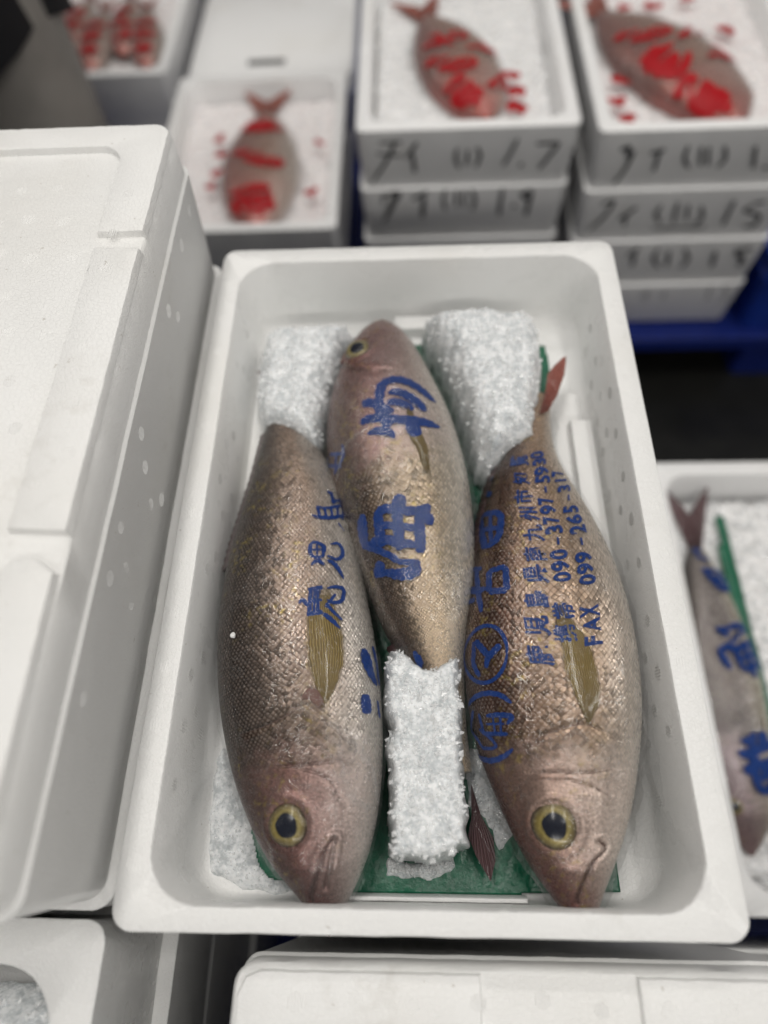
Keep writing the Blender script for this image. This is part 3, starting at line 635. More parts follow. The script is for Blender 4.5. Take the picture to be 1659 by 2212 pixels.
def ice_mat(name, core=True, lo=(.55, .58, .595), hi=(.85, .865, .875)):
    t = NT(name); ob = t.n('TexCoord').outputs['Object']; n = t.noise(380, 5, ob, .65); v = t.n('TexVoronoi', {'Vector': ob, 'Scale': 420.0}).outputs['Distance']
    h = t.math('ADD', n, v); nb = t.bump(h, .0004 if core else .0003)
    if core:
        c = t.mix(t.step(t.math('ADD', t.math('MULTIPLY', n, .55), t.math('MULTIPLY', t.noise(110, 4, ob), .45)), .40, .58), lo, hi)
        p = t.n('BsdfPrincipled', {'Base Color': c, 'Roughness': .10, 'Specular IOR Level': .8, 'IOR': 1.31, 'Subsurface Weight': .25, 'Subsurface Radius': (.006, .0065, .007), 'Subsurface Scale': 1.0, 'Normal': nb, 'Transmission Weight': .0})
    else:
        p = t.n('BsdfPrincipled', {'Base Color': (.95, .96, .965), 'Roughness': .06, 'IOR': 1.31, 'Specular IOR Level': .8, 'Alpha': .55})
    return t.done(p.outputs[0])
ICE = ice_mat('ice_core'); GRAIN = ice_mat('ice_grain', False)
def sheet_mat():
    t = NT('green_sheet'); ob = t.n('TexCoord').outputs['Object']; n = t.noise(300, 4, ob); n2 = t.noise(40, 3, ob)
    c = t.mix(t.step(n, .3, .7), (.006, .10, .052), (.012, .15, .08)); c = t.mix(t.step(n2, .4, .75), c, (.008, .10, .055))
    p = t.n('BsdfPrincipled', {'Base Color': c, 'Roughness': .3, 'Specular IOR Level': .5, 'Normal': t.bump(t.math('ADD', n, t.math('MULTIPLY', n2, 4.0)), .0006)})
    return t.done(p.outputs[0])
GREEN = sheet_mat()
def fin_mat(name, c1, c2, alpha=.9, soft=False):
    t = NT(name); uv = t.n('SeparateXYZ', {0: t.n('UVMap', uv_map='st').outputs[0]}); u, v = uv.outputs[0], uv.outputs[1]
    wv = t.math('SINE', t.math('MULTIPLY', u, 95.0)); ob = t.n('TexCoord').outputs['Object']
    f = t.math('ADD', t.math('MULTIPLY', wv, .34), t.math('MULTIPLY', t.noise(160, 3, ob), .9))
    c = t.mix(t.step(f, .2, .75), c1, c2)
    if soft:
        ed = t.math('SUBTRACT', 1.0, t.math('ABSOLUTE', t.math('SUBTRACT', t.math('MULTIPLY', u, 2.0), 1.0)))
        alpha = t.math('MULTIPLY', t.math('MULTIPLY', t.step(t.math('ADD', ed, t.math('MULTIPLY', t.noise(120, 3, ob), .25)), .08, .42), t.math('SUBTRACT', 1.0, t.step(t.math('ADD', v, t.math('MULTIPLY', t.noise(90, 2, ob), .2)), .78, 1.08))), alpha)
    p = t.n('BsdfPrincipled', {'Base Color': c, 'Roughness': .35, 'Alpha': alpha, 'Specular IOR Level': .5, 'Normal': t.bump(wv, .0005), 'Coat Weight': .3})
    return t.done(p.outputs[0])
FIN = fin_mat('yellow_fin', (.20, .125, .014), (.45, .32, .095), .82, True); FIN_PINK = fin_mat('fin_root', (.34, .15, .11), (.44, .24, .18), .85, True); FIN_DARK = fin_mat('dark_fin', (.085, .042, .045), (.13, .075, .078), 1.0); FIN_RED = fin_mat('red_fin', (.26, .07, .05), (.40, .15, .12), 1.0)
def eye_mat():
    t = NT('eye_iris'); uv = t.n('SeparateXYZ', {0: t.n('UVMap', uv_map='st').outputs[0]}); r_ = uv.outputs[0]; ob = t.n('TexCoord').outputs['Object']
    n = t.noise(600, 4, ob); n2 = t.noise(160, 2, ob); rr = t.math('ADD', r_, t.math('MULTIPLY', t.math('SUBTRACT', n2, .5), .22))
    c = t.ramp(rr, [(0, (.06, .05, .02)), (.53, (.13, .10, .025)), (.62, (.27, .215, .065)), (.72, (.17, .128, .032)), (.84, (.13, .098, .036)), (.93, (.05, .03, .015)), (1.0, (.02, .010, .008))])  # gold iris; the dark outer ring paints the eye socket's shade
    c = t.mix(t.math('MULTIPLY', t.step(n, .5, .7), .35), c, (.36, .32, .17))
    return t.done(t.n('BsdfPrincipled', {'Base Color': c, 'Roughness': .3, 'Metallic': .2, 'Coat Weight': .35, 'Coat Roughness': .12, 'Normal': t.bump(n, .0005)}).outputs[0])
LIP = plain('lip', (.07, .028, .022), .4, .3, 0, 300); GILL_SHADE = plain('gill_edge_shade', (.13, .07, .055), .4, .3, 0, 300); EYE = eye_mat(); PUPIL = plain('pupil', (.012, .0145, .024), .22, .5, 0, 500)
NAVY = plain('blue_plastic', (.008, .02, .16), .4, .4, .0003, 60)
BLUECRATE = plain('bright_blue_plastic', (.012, .045, .33), .4, .4, .0003, 60)
FLOORM = plain('wet_floor', (.012, .012, .011), .28, .4, .003, 14)

# ------------------------------------------------------------------ foam boxes
def rrect(W, L, r, n=8, sub=10):
    """rounded rectangle centred at 0, ccw, with subdivided straights"""
    pts = []
    cs = [(W/2-r, L/2-r, 0), (-W/2+r, L/2-r, 90), (-W/2+r, -L/2+r, 180), (W/2-r, -L/2+r, 270)]
    for k, (x, y, a) in enumerate(cs):
        for i in range(n+1):
            t = R(a+90*i/n); pts.append((x+r*math.cos(t), y+r*math.sin(t)))
        x2, y2, a2 = cs[(k+1) % 4]; p = pts[-1]; q = (x2+r*math.cos(R(a2)), y2+r*math.sin(R(a2)))
        for i in range(1, sub): pts.append((p[0]+(q[0]-p[0])*i/sub, p[1]+(q[1]-p[1])*i/sub))
    return pts
def loft(rings, cap0=True, cap1=True, jit=0.0):
    V, F = [], []; m = len(rings[0][0])
    for ring, z in rings:
        for x, y in ring: V.append((x, y, z))
    if jit:
        V = [(x+jit*noise.noise(Vector((x*140, y*140, z*140))), y+jit*noise.noise(Vector((x*140+9, y*140, z*140))), z+jit*.8*noise.noise(Vector((x*150, y*150+5, z*90)))) for x, y, z in V]
    F = grid_faces(len(rings), m, True); F = [tuple(reversed(f)) for f in F]
    F = [tuple(reversed(f)) for f in F]
    if cap0: F.append(tuple(reversed(range(m))))
    if cap1: F.append(tuple(range((len(rings)-1)*m, len(rings)*m)))
    return V, F
def box_rings(W, L, H, wall, depth, ro, ri, taper=.005, fillet=.014, sub=24, wl=None, sh=0.0):
    rg = []
    def rr(w_, l_, r_): return rrect(w_, l_, r_, 8, sub)
    rg.append((rr(W-2*taper-.006, L-2*taper-.006, ro), -H)); rg.append((rr(W-2*taper, L-2*taper, ro), -H+.003))
    rg.append((rr(W-.0012, L-.0012, ro), -.0025)); rg.append((rr(W-.0004, L-.0004, ro), -.0010)); rg.append((rr(W-.0022, L-.0022, ro-.001), 0))
    iw, il = W-2*wall, L-2*(wl or wall)
    rg.append((rr(iw+.0018, il+.0018, ri), 0)); rg.append((rr(iw, il, ri), -.0014))
    tb = .0035
    rg.append((rr(iw-2*tb, il-2*.0006, ri-.002), -depth+fillet))
    for k in range(1, 7):
        a = k/6*math.pi/2; ins = fillet*(1-math.cos(a)); dz = fillet*math.sin(a)
        rg.append((rr(iw-2*tb-2*ins, il-2*.0006-.5*ins, max(ri-.002-ins*.6, .006)), -depth+fillet-dz))
    for k in range(5, len(rg)): rg[k] = ([(x, y+sh) for x, y in rg[k][0]], rg[k][1])
    return rg
BOXCACHE = {}
def foam_box(name, label, W, L, H, loc, mat=FOAM, wall=.018, depth=None, ro=.012, ri=.028, group=None, closed=False, cat='foam box', rz=0.0, wl=None, sh=0.0):
    """loc = centre of the rim plane"""
    depth = depth if depth is not None else H-.03
    key = (W, L, H, wall, depth, ro, ri, mat.name, wl, sh)
    e = empty(name, (loc[0], loc[1], loc[2]), rz); tag(e, label, cat, group)
    if key not in BOXCACHE:
        V, F = loft(box_rings(W, L, H, wall, depth, ro, ri, wl=wl, sh=sh), jit=.0004)
        me = bpy.data.meshes.new('shell'); me.from_pydata(V, [], F); me.update(); BOXCACHE[key] = me
        b = link('shell', me, mat, e); me.set_sharp_from_angle(angle=R(50))
    else: b = link('shell', BOXCACHE[key], mat, e)
    return e
VENT = None
def vent_mesh():
    global VENT
    if VENT is None:
        V, F = [], []; r = .0046
        for k in range(-2, 3):
            x = k*.0018; hl = math.sqrt(max(r*r-x*x, 0)); w_ = .00042; h = .00016
            i = len(V); V += [(x-w_, -hl, -.0001), (x+w_, -hl, -.0001), (x+w_, hl, -.0001), (x-w_, hl, -.0001), (x-w_*.5, -hl+.0003, h), (x+w_*.5, -hl+.0003, h), (x+w_*.5, hl-.0003, h), (x-w_*.5, hl-.0003, h)]
            F += [(i+4, i+5, i+6, i+7), (i, i+1, i+5, i+4), (i+1, i+2, i+6, i+5), (i+2, i+3, i+7, i+6), (i+3, i, i+4, i+7)]
        VENT = bpy.data.meshes.new('vent_mark'); VENT.from_pydata(V, [], F); VENT.update(); VENT.materials.append(FOAM)
    return VENT
def vent(parent, loc, nrm=(0, 0, 1), rot=0.0, sc=1.0):
    if random.random() < .22: return None
    loc = (loc[0]+(random.uniform(-.003, .003) if abs(nrm[0]) < .5 and abs(loc[0]) < .155 else 0), loc[1]+random.uniform(-.003, .003)*(abs(loc[1]) < .24), loc[2]+(random.uniform(-.003, .003) if abs(nrm[2]) < .5 else 0)); sc *= random.uniform(.8, 1.08)
    o = bpy.data.objects.new('vent_mark', vent_mesh()); COL.objects.link(o); o.parent = parent
    q = Vector(nrm).to_track_quat('Z', 'Y'); o.rotation_mode = 'QUATERNION'
    from mathutils import Quaternion
    o.rotation_quaternion = q @ Quaternion((0, 0, 1), rot); o.location = loc; o.scale = (sc, sc, sc)
    return o
def slab(pts, z0, z1, name, mat, parent, bev=.0015, jit=.0003):
    """prism over a plan polygon with a soft top edge"""
    P = [Vector((x, y)) for x, y in pts]
    n = len(P); c = sum(P, Vector((0, 0)))/n
    def inset(d):
        out = []
        for i in range(n):
            a, b, q = P[i-1], P[i], P[(i+1) % n]
            e1 = (b-a).normalized(); e2 = (q-b).normalized(); n1 = Vector((-e1.y, e1.x)); n2 = Vector((-e2.y, e2.x))
            m = (n1+n2); m = m/max(m.length_squared/2, .3) if m.length > 1e-6 else n1
            out.append(tuple(b+m*d))
        return out
    rings = [(inset(-bev*.8), z0), (pts, z1-bev), (inset(bev*.3), z1-bev*.3), (inset(bev), z1)]
    V, F = loft(rings, cap0=False, jit=jit)
    o = mesh(name, V, F, mat, parent); o.data.set_sharp_from_angle(angle=R(40)); return o
def densify(pts, step=.006):
    out = []
    for i in range(len(pts)):
        a, b = pts[i], pts[(i+1) % len(pts)]; k = max(1, int(math.hypot(b[0]-a[0], b[1]-a[1])/step))
        for j in range(k): out.append((a[0]+(b[0]-a[0])*j/k, a[1]+(b[1]-a[1])*j/k))
    return out

# ------------------------------------------------------------------ setting
fl = mesh('floor', [(-6, -4, -.72), (6, -4, -.72), (6, 8, -.72), (-6, 8, -.72)], [(0, 1, 2, 3)], FLOORM); fl['kind'] = 'structure'
def pallet(x0, x1, y0, y1, label, zt=-.6):
    e = empty('pallet', ((x0+x1)/2, (y0+y1)/2, zt)); tag(e, label, 'pallet', 'blue plastic pallets')
    W, L = x1-x0, y1-y0
    V, F = loft([(rrect(W, L, .02, 5, 2), -.03), (rrect(W, L, .02, 5, 2), -.003), (rrect(W-.006, L-.006, .017, 5, 2), 0)])
    mesh('deck', V, F, NAVY, e).data.set_sharp_from_angle(angle=R(40))
    for i in range(3):
        for j in range(3):
            px, py = (i-1)*(W/2-.07), (j-1)*(L/2-.07)
            V, F = loft([(rrect(.12, .12, .015, 4, 1), -.12), (rrect(.12, .12, .015, 4, 1), -.03)])
            mesh('foot', [(x+px, y+py, z) for x, y, z in V], F, NAVY, e).data.set_sharp_from_angle(angle=R(40))
    return e
pallet(-.66, .70, -.62, .50, 'dark blue plastic pallet under the box of three fish')
pallet(-.95, .78, .93, 2.05, 'dark blue plastic pallet under the boxes with black handwriting')

# ------------------------------------------------------------------ the box of three fish
BW, BL = .335, .5095
main = foam_box('fish_box', 'open white foam box holding three whole fish in printed bags', BW, BL, .10, (0, BL/2, 0), FOAM_WET, .0175, .072, wl=.0150, sh=-.0022)
ZF = -.072
for pts, h in (([(-.050, .0138), (.062, .0138), (.062, .0165), (-.050, .0165)], .022), ([(.112, .20), (.140, .20), (.140, .395), (.112, .395)], .010), ([(.126, .20), (.143, .20), (.143, .36), (.126, .36)], .020),
               ([(-.142, .30), (-.128, .30), (-.128, .42), (-.142, .42)], .012), ([(-.02, .470), (.02, .470), (.02, .486), (-.02, .486)], .012)):
    slab(densify([(x, y-BL/2) for x, y in pts], .01), ZF-.002, ZF+h, 'inner_ledge', FOAM_WET, main)
for k in range(13):
    y = .035+k*.036; 
    for sx in (-1, 1):
        vent(main, (sx*(BW/2-.0088)+random.uniform(-.001, .001), y-BL/2, 0), (0, 0, 1), random.uniform(-.1, .1))
        for j, dz in enumerate((-.018, -.034, -.050)):
            yy = y+(.012 if j % 2 else 0)-BL/2
            if abs(yy) < BL/2-.05: vent(main, (sx*(BW/2-.0178-abs(dz)*.058), yy, dz), (-sx, 0, .05), random.uniform(-.1, .1))
for k in range(7):
    x = -.13+k*.0433
    vent(main, (x, -BL/2+.0088, 0), (0, 0, 1), random.uniform(-.1, .1)); vent(main, (x, BL/2-.0088, 0), (0, 0, 1), random.uniform(-.1, .1))

# hidden carriers of the stacks
def carrier(x, y, W, L, ztop, zbot, lab, mat=FOAM, n=2, nm='foam_box'):
    H = (ztop-zbot)/n
    for k in range(n): foam_box(nm, lab, W, L, H, (x, y, ztop-k*H), mat, .02, H*.5, group=lab)
carrier(0, BL/2, .33, .505, -.10, -.60, 'white foam box lower in the stack carrying the box of three fish')

# ------------------------------------------------------------------ lidded box on the left
def lid(parent, W, L, z0, th, mat=FOAM):
    rg = [(rrect(W, L, .012, 8, 24), z0), (rrect(W-.001, L-.001, .012, 8, 24), z0+th-.002), (rrect(W-.005, L-.005, .010, 8, 24), z0+th)]
    V, F = loft(rg, jit=.0004); o = mesh('lid', V, F, mat, parent); o.data.set_sharp_from_angle(angle=R(45)); return o
LX0, LX1, LY0, LY1 = -.512, -.1745, .008, .515
lw, ll = LX1-LX0, LY1-LY0; lcx, lcy = (LX0+LX1)/2, (LY0+LY1)/2
LZ = .080
left = foam_box('lidded_foam_box', 'white foam box with a notched lid standing beside the box of three fish', lw, ll, .10, (lcx, lcy, LZ), FOAM)
lo = lid(left, lw-.005, ll-.005, .0005, .029)
def ll_(x, y): return (x-lcx, y-lcy)
zt = .0295
def arc(cx, cy, r, a0, a1, n=8): return [(cx+r*math.cos(R(a0+(a1-a0)*i/n)), cy+r*math.sin(R(a0+(a1-a0)*i/n))) for i in range(n+1)]
xe, ye = LX1-.004, LY1-.004; bw = .030
corner = [(xe, .398)] + arc(xe-.012, ye-.012, .012, 0, 90) + [(xe-.145, ye), (xe-.150, ye-.024)] + arc(xe-bw-.018, ye-.024-.018, .018, 90, 0) + [(xe-bw-.001, .398)]
for pts in (corner, [(xe, .382), (xe-bw, .384), (xe-bw-.001, .182), (xe, .180)], [(xe-.001, .158)]+[(xe-.012, .165), (xe-bw+.004, .163), (xe-bw, .150), (xe-bw, .030), (xe, .030)]):
    q = [ll_(x, y) for x, y in pts]
    A = sum(q[i][0]*q[(i+1) % len(q)][1]-q[(i+1) % len(q)][0]*q[i][1] for i in range(len(q)))
    if A < 0: q = q[::-1]
    slab(densify(q, .005), zt-.001, zt+.0046, 'raised_border', FOAM, lo, .0012, .00045)
for i in range(8):
    for j in range(13):
        x = LX1-.052-i*.0235-(.011 if j % 2 else 0)+random.uniform(-.001, .001); y = LY0+.04+j*.0335
        if y < .46: vent(lo, ll_(x, y)+(zt+.0001,), (0, 0, 1), random.uniform(-.25, .05))
for j in range(12): vent(lo, ll_(LX1-.019+random.uniform(-.003, .003), .055+j*.0345)+(zt+.0047,), (0, 0, 1), random.uniform(-.2, .1), .9)
for i, dz in enumerate((-.016, -.034, -.052, -.070)):
    for j in range(14):
        y = LY0+.03+j*.034+(.015 if i % 2 else 0)
        if y < LY1-.03: vent(left, (lw/2-.0006-abs(dz)*.05, y-lcy, dz), (1, 0, -.04), R(90)+random.uniform(-.1, .1), 1.05)
carrier(lcx, lcy, lw, ll, -.02, -.60, 'white foam box lower in the stack carrying the notched lid box')

# open box at the near left corner, lidded box at the near edge
nl = foam_box('ice_filled_box', 'open white foam box of crushed ice beside the notched lid box', .335, .51, .116, (-.1755-.1675, .004-.255, -.02), FOAM_WET, .022, .06, ri=.034)
for j in range(6):
    for dz in (-.03, -.055, -.08): vent(nl, (.1675-.0008-abs(dz)*.045, .23-j*.034-(.01 if dz == -.055 else 0), dz), (1, 0, -.04), R(90))
nl2 = foam_box('foam_box', 'white foam box under the open box of crushed ice', .345, .51, .116, (-.1755-.1675, .004-.255, -.136), FOAM, .02, .05)
carrier(-.343, -.251, .335, .51, -.252, -.60, 'white foam box lowest in the stack under the crushed ice box')
nr = foam_box('lidded_foam_box', 'white foam box with a bordered lid lying along the short side of the fish box', .335, .51, .18, (.060, -.2685, -.062), FOAM)
nlid = lid(nr, .332, .506, .0005, .027)
W2, L2 = .332, .506
xe, ye = W2/2-.004, L2/2-.004
inn = lambda m: [(xe-m, ye-m)]
def band(x0, x1, y0, y1): return [(x0, y0), (x1, y0), (x1, y1), (x0, y1)]
slab(densify([(-xe+.012, ye)] + [(-xe+.004, ye-.003), (-xe, ye-.012), (-xe, ye-.20), (-xe+.026, ye-.20)] + arc(-xe+.026+.022, ye-.026-.022, .022, 180, 90)+[(-.03, ye-.026), (-.03, ye)], .006), .0265, .0312, 'raised_border', FOAM, nlid, .0012, .00045)
slab(densify([(.055, ye), (.055, ye-.026)]+arc(xe-.048, ye-.048, .022, 90, 0)+[(xe-.026, ye-.20), (xe, ye-.20), (xe, ye-.012), (xe-.012, ye)], .006), .0265, .0312, 'raised_border', FOAM, nlid, .0012, .00045)
for i in range(9): vent(nlid, (-.13+i*.033, ye-.013, .0313 if not -.03 < -.13+i*.033 < .055 else .0277), (0, 0, 1), random.uniform(-.1, .1))
carrier(.060, -.2685, .33, .505, -.242, -.60, 'white foam box lower in the stack under the bordered lid box', n=1)

# ------------------------------------------------------------------ fish
def resample(st, n):
    """smooth stroke through control points (Catmull-Rom), rows (s,a,w)"""
    P = np.array(st, float)
    if len(P) == 2: P = np.array([P[0], .5*(P[0]+P[1]), P[1]])
    k = len(P); E = np.vstack([2*P[0]-P[1], P, 2*P[-1]-P[-2]])
    out = []
    for u in np.linspace(0, k-1, n):
        i = min(int(u), k-2); t = u-i; p0, p1, p2, p3 = E[i:i+4]
        out.append(.5*((2*p1)+(-p0+p2)*t+(2*p0-5*p1+4*p2-p3)*t*t+(-p0+3*p1-3*p2+p3)*t**3))
    o = np.array(out); o[:, 2] = np.maximum(o[:, 2], .1); return o
def ribbon(F, st, off, cols=5, ridge=0.0, jag=.05, seed=0, roundends=True, lift=None):
    """strip of width w (mm) following the fish surface; returns V, F, uv"""
    L = len(st); n = max(10, 7*L); q = resample(st, n)
    P = F.P(q[:, 0], q[:, 1], off); N = F.N(q[:, 0], q[:, 1])
    T = np.gradient(P, axis=0); T /= np.linalg.norm(T, axis=1)[:, None]+1e-9
    S = np.cross(N, T); S /= np.linalg.norm(S, axis=1)[:, None]+1e-9
    # surface jacobian: metres per unit s and a
    e = 1e-3
    ds = (F.P(q[:, 0]+e, q[:, 1], off)-F.P(q[:, 0]-e, q[:, 1], off))/(2*e); da = (F.P(q[:, 0], q[:, 1]+e, off)-F.P(q[:, 0], q[:, 1]-e, off))/(2*e)
    V, UV = [], []
    rg_ = np.random.default_rng(seed)
    k1, k2 = rg_.uniform(0, 9, 2)
    for i in range(n):
        x = i/(n-1); hw = q[i, 2]*.0005
        if roundends: hw *= min(1, .45+6*min(x, 1-x))**.7
        G = np.array([[ds[i]@ds[i], ds[i]@da[i]], [ds[i]@da[i], da[i]@da[i]]])
        for c in range(cols):
            f = -1+2*c/(cols-1); g = hw*f*(1+jag*math.sin(9*x*L+k1+f*2+k2))
            d = np.linalg.solve(G, np.array([ds[i]@S[i], da[i]@S[i]]))*g
            s_, a_ = np.clip(q[i, 0]+d[0], .001, .999), q[i, 1]+d[1]
            o = off+ridge*(1-f*f)+(lift(x, f) if lift else 0)
            V.append(F.P(s_, a_, o)); UV.append(((f+1)/2, x))
    return V, grid_faces(n, cols), UV
def make_body(F, e, mat, grooves, n=330, m=190, name='body', eye=None, dens=1.0, plates=()):
    s = np.linspace(0, 1, n)**1.12; a = np.linspace(0, 2*np.pi, m, endpoint=False)
    S, A = np.meshgrid(s, a, indexing='ij'); P = F.P(S, A); N = F.N(S, A)
    disp = np.zeros_like(S)
    hs = np.interp(S, F.st[:, 0], F.st[:, 4])
    for gi, g in enumerate(grooves):
        q = resample(g, 80)
        if gi in plates:                     # a bony plate that ends in a free edge
            o_ = np.argsort(q[:, 1]); sg = np.interp(A, q[o_, 1], q[o_, 0]); x = (sg-S)*F.length
            lo_, hi_ = q[:, 1].min(), q[:, 1].max(); mk = np.clip((A-lo_+.12)/.25, 0, 1)*np.clip((hi_+.12-A)/.25, 0, 1)
            disp += mk*np.where(x > 0,   .0026*np.exp(-np.maximum(x, 0)/.011), -.0008*np.exp(-np.minimum((x/.003)**2, 50)))
            continue
        du = (S[..., None]-q[:, 0])*F.length; dv = (A[..., None]-q[:, 1])*np.maximum(hs, .01)[..., None]*.9
        d2 = np.sqrt((du**2+dv**2).min(-1)); disp -= .0015*np.exp(-(d2/.0011)**2); disp += .0008*np.exp(-((d2-.003)/.0018)**2)
    if eye is not None:
        es, ea, er = eye; ec = F.P(es, ea); dd = np.linalg.norm(P-ec, axis=-1)
        disp += .0011*np.exp(-((dd-1.22*er)/.0024)**2)-.0026*np.exp(-(dd/(.9*er))**4)
    # broad muscle relief
    disp += .0006*np.sin(A*5+S*9)*np.clip(S*3, 0, 1)*(1-S)
    P = P+N*disp[..., None]
    V = P.reshape(-1, 3); Fc = grid_faces(n, m, True)
    V = np.vstack([V, F.P(0, 0)*.5+F.P(0, np.pi)*.5, F.P(1, 0)*.5+F.P(1, np.pi)*.5]); k = n*m
    Fc += [(k, (j+1) % m, j) for j in range(m)]+[(k+1, (n-1)*m+j, (n-1)*m+(j+1) % m) for j in range(m)]
    o = mesh(name, V, Fc, mat, e)
    ta = np.where(A <= np.pi, A, 2*np.pi-A)/np.pi
    cum = np.interp(S, F.st[:, 0], np.r_[0, np.cumsum(np.diff(F.st[:, 0])*F.length/np.maximum(F.st[:-1, 4], .018))])
    st = np.vstack([np.c_[S.ravel(), ta.ravel()], [[0, .5], [1, .5]]])
    sc = np.vstack([np.c_[(cum*12.2*dens).ravel(), (A*round(15.0*dens)).ravel()], [[0, 0], [0, 0]]])
    # keep the scale lattice continuous: per-loop uv so the seam does not fold
    me = o.data; uvset(me, 'st', st); uvset(me, 'scale', sc)
    uv = me.uv_layers['scale'].data; idx = np.empty(len(me.loops), int); me.loops.foreach_get('vertex_index', idx)
    arr = np.empty(len(idx)*2, np.float32); uv.foreach_get('uv', arr); arr = arr.reshape(-1, 2)
    lt = np.empty(len(me.polygons), int); ls = np.empty(len(me.polygons), int); me.polygons.foreach_get('loop_total', lt); me.polygons.foreach_get('loop_start', ls)
    q4 = ls[lt == 4]
    for c in range(4):
        j = idx[q4+c] % m
        other = idx[q4] % m
    cols = np.stack([idx[q4+c] % m for c in range(4)], 1); wrapm = cols.max(1)-cols.min(1) > 2
    for c in range(4):
        sel = wrapm & (cols[:, c] < 2); arr[q4[sel]+c, 1] += 2*np.pi*round(15.0*dens)
    uv.foreach_set('uv', arr.ravel())
    # outward normals
    bm = bmesh.new(); bm.from_mesh(me); bmesh.ops.recalc_face_normals(bm, faces=bm.faces); bm.to_mesh(me); bm.free()
    return o
def make_eye(F, e, sa_, r, bulge=.24, up_=.2):
    s, a = sa_; P = F.P(s, a); N = F.N(s, a)+np.array([0, 0, up_]); N /= np.linalg.norm(N); X = F.P(s+.002, a)-P; X -= N*(X@N); X /= np.linalg.norm(X); Y = np.cross(N, X)
    def cap(r0, r1, h0, nr, nm, mat, par, k=40):
        V, UV = [], []
        for i in range(nr+1):
            rr = r0+(r1-r0)*i/nr; h = h0*(1-(rr/r)**2)
            if rr > r*.9: h -= (rr-r*.9)*1.2
            for j in range(k):
                t = 2*math.pi*j/k; wob = 1+.03*math.sin(2*t+1)+.025*math.sin(3*t+r*9e3)+(.03*math.sin(5*t+2) if nm == 'pupil' else 0); V.append(P+N*(h-.0006)+X*rr*wob*math.cos(t)+Y*rr*wob*math.sin(t)); UV.append((rr/r, .5))
        Fc = grid_faces(nr+1, k, True)
        if r0 < 1e-6: pass
        o = mesh(nm, V, Fc, mat, par); uvset(o.data, 'st', UV); return o
    ey = cap(r*.02, r*1.02, r*bulge, 10, 'eye', EYE, e)
    cap(r*.001, r*.52, r*bulge+.0004, 4, 'pupil', PUPIL, ey)
    return ey
def strip(name, F, st, off, mat, parent, **kw):
    V, Fc, UV = ribbon(F, st, off, **kw); o = mesh(name, V, Fc, mat, parent); uvset(o.data, 'st', UV); return o
def make_film(F, e, s0=0.0, s1=1.0, seed=0, amp=1.0, base=.0017, mat=None, n=150, m=96, flare=.003):
    s = np.linspace(max(s0, .004), min(s1, .996), n); a = np.linspace(-.55, np.pi+.55, m)
    S, A = np.meshgrid(s, a, indexing='ij'); P0 = F.P(S, A).reshape(-1, 3)
    nz = vnoise(P0, 45, seed, 3); nz2 = vnoise(P0*np.array([1, .5, 1]), 60, seed+4, 2)
    edge = np.clip((np.abs(A-np.pi/2)-1.15)/.6, 0, 1).ravel(); hd = np.clip(1-S/.3, 0, 1).ravel()
    off = base+amp*(.0006*np.clip(nz, 0, 1)+.0002*np.abs(nz2))+edge*flare*np.clip(.5+nz, 0, 1.5)+hd*.0008*np.clip(nz2+.2, 0, 1)
    V = F.P(S.ravel(), A.ravel(), off)
    return mesh('film', V, grid_faces(n, m), mat or FILM, e)
def fin_plate(name, poly, z, th, mat, parent, tip=0.0):
    """thin fin with soft edges over a plan polygon, rays fan along it"""
    pts = densify(poly, .003); c = np.mean(np.array(pts), 0); V, UV = [], []; n = len(pts); rings = 5
    a0 = np.array(poly[0])
    for sgn in (1, -1):
        for k in range(rings):
            f = 1-k/rings
            for x, y in pts:
                px, py = c[0]+(x-c[0])*f, c[1]+(y-c[1])*f; d = math.hypot(px-a0[0], py-a0[1])
                V.append((px, py, z+sgn*th*.5*(1-f**4)+tip*d+.0008*math.sin(px*500+py*300))); ang = math.atan2(py-a0[1], px-a0[0]); UV.append((ang*1.4, d))
    Fc = []
    for q in range(2):
        b = q*rings*n
        f_ = [tuple(i+b for i in f) for f in grid_faces(rings, n, True)]; Fc += f_ if q == 0 else [tuple(reversed(f)) for f in f_]
        Fc.append(tuple(range(b+(rings-1)*n, b+rings*n)) if q == 0 else tuple(reversed(range(b+(rings-1)*n, b+rings*n))))
    o = mesh(name, V, Fc, mat, parent); uvset(o.data, 'st', UV); return o
FB = {k: Fish(v) for k, v in STATIONS.items()}
info = {'A': ('whole brown-backed fish with a bare yellow fin lying along the notched lid box side', FISH, .0122),
        'B': ('whole pale golden fish lying head away between the other two fish', FISH_MID, .0115),
        'C': ('whole bronze fish lying under the printed address and telephone numbers', FISH_BRONZE, .0130)}
bagl = {'A': 'clear plastic bag with one small row of blue characters round the brown-backed fish', 'B': 'clear plastic bag with two big blue characters round the pale golden fish', 'C': 'clear plastic bag with blue address and telephone numbers round the bronze fish'}
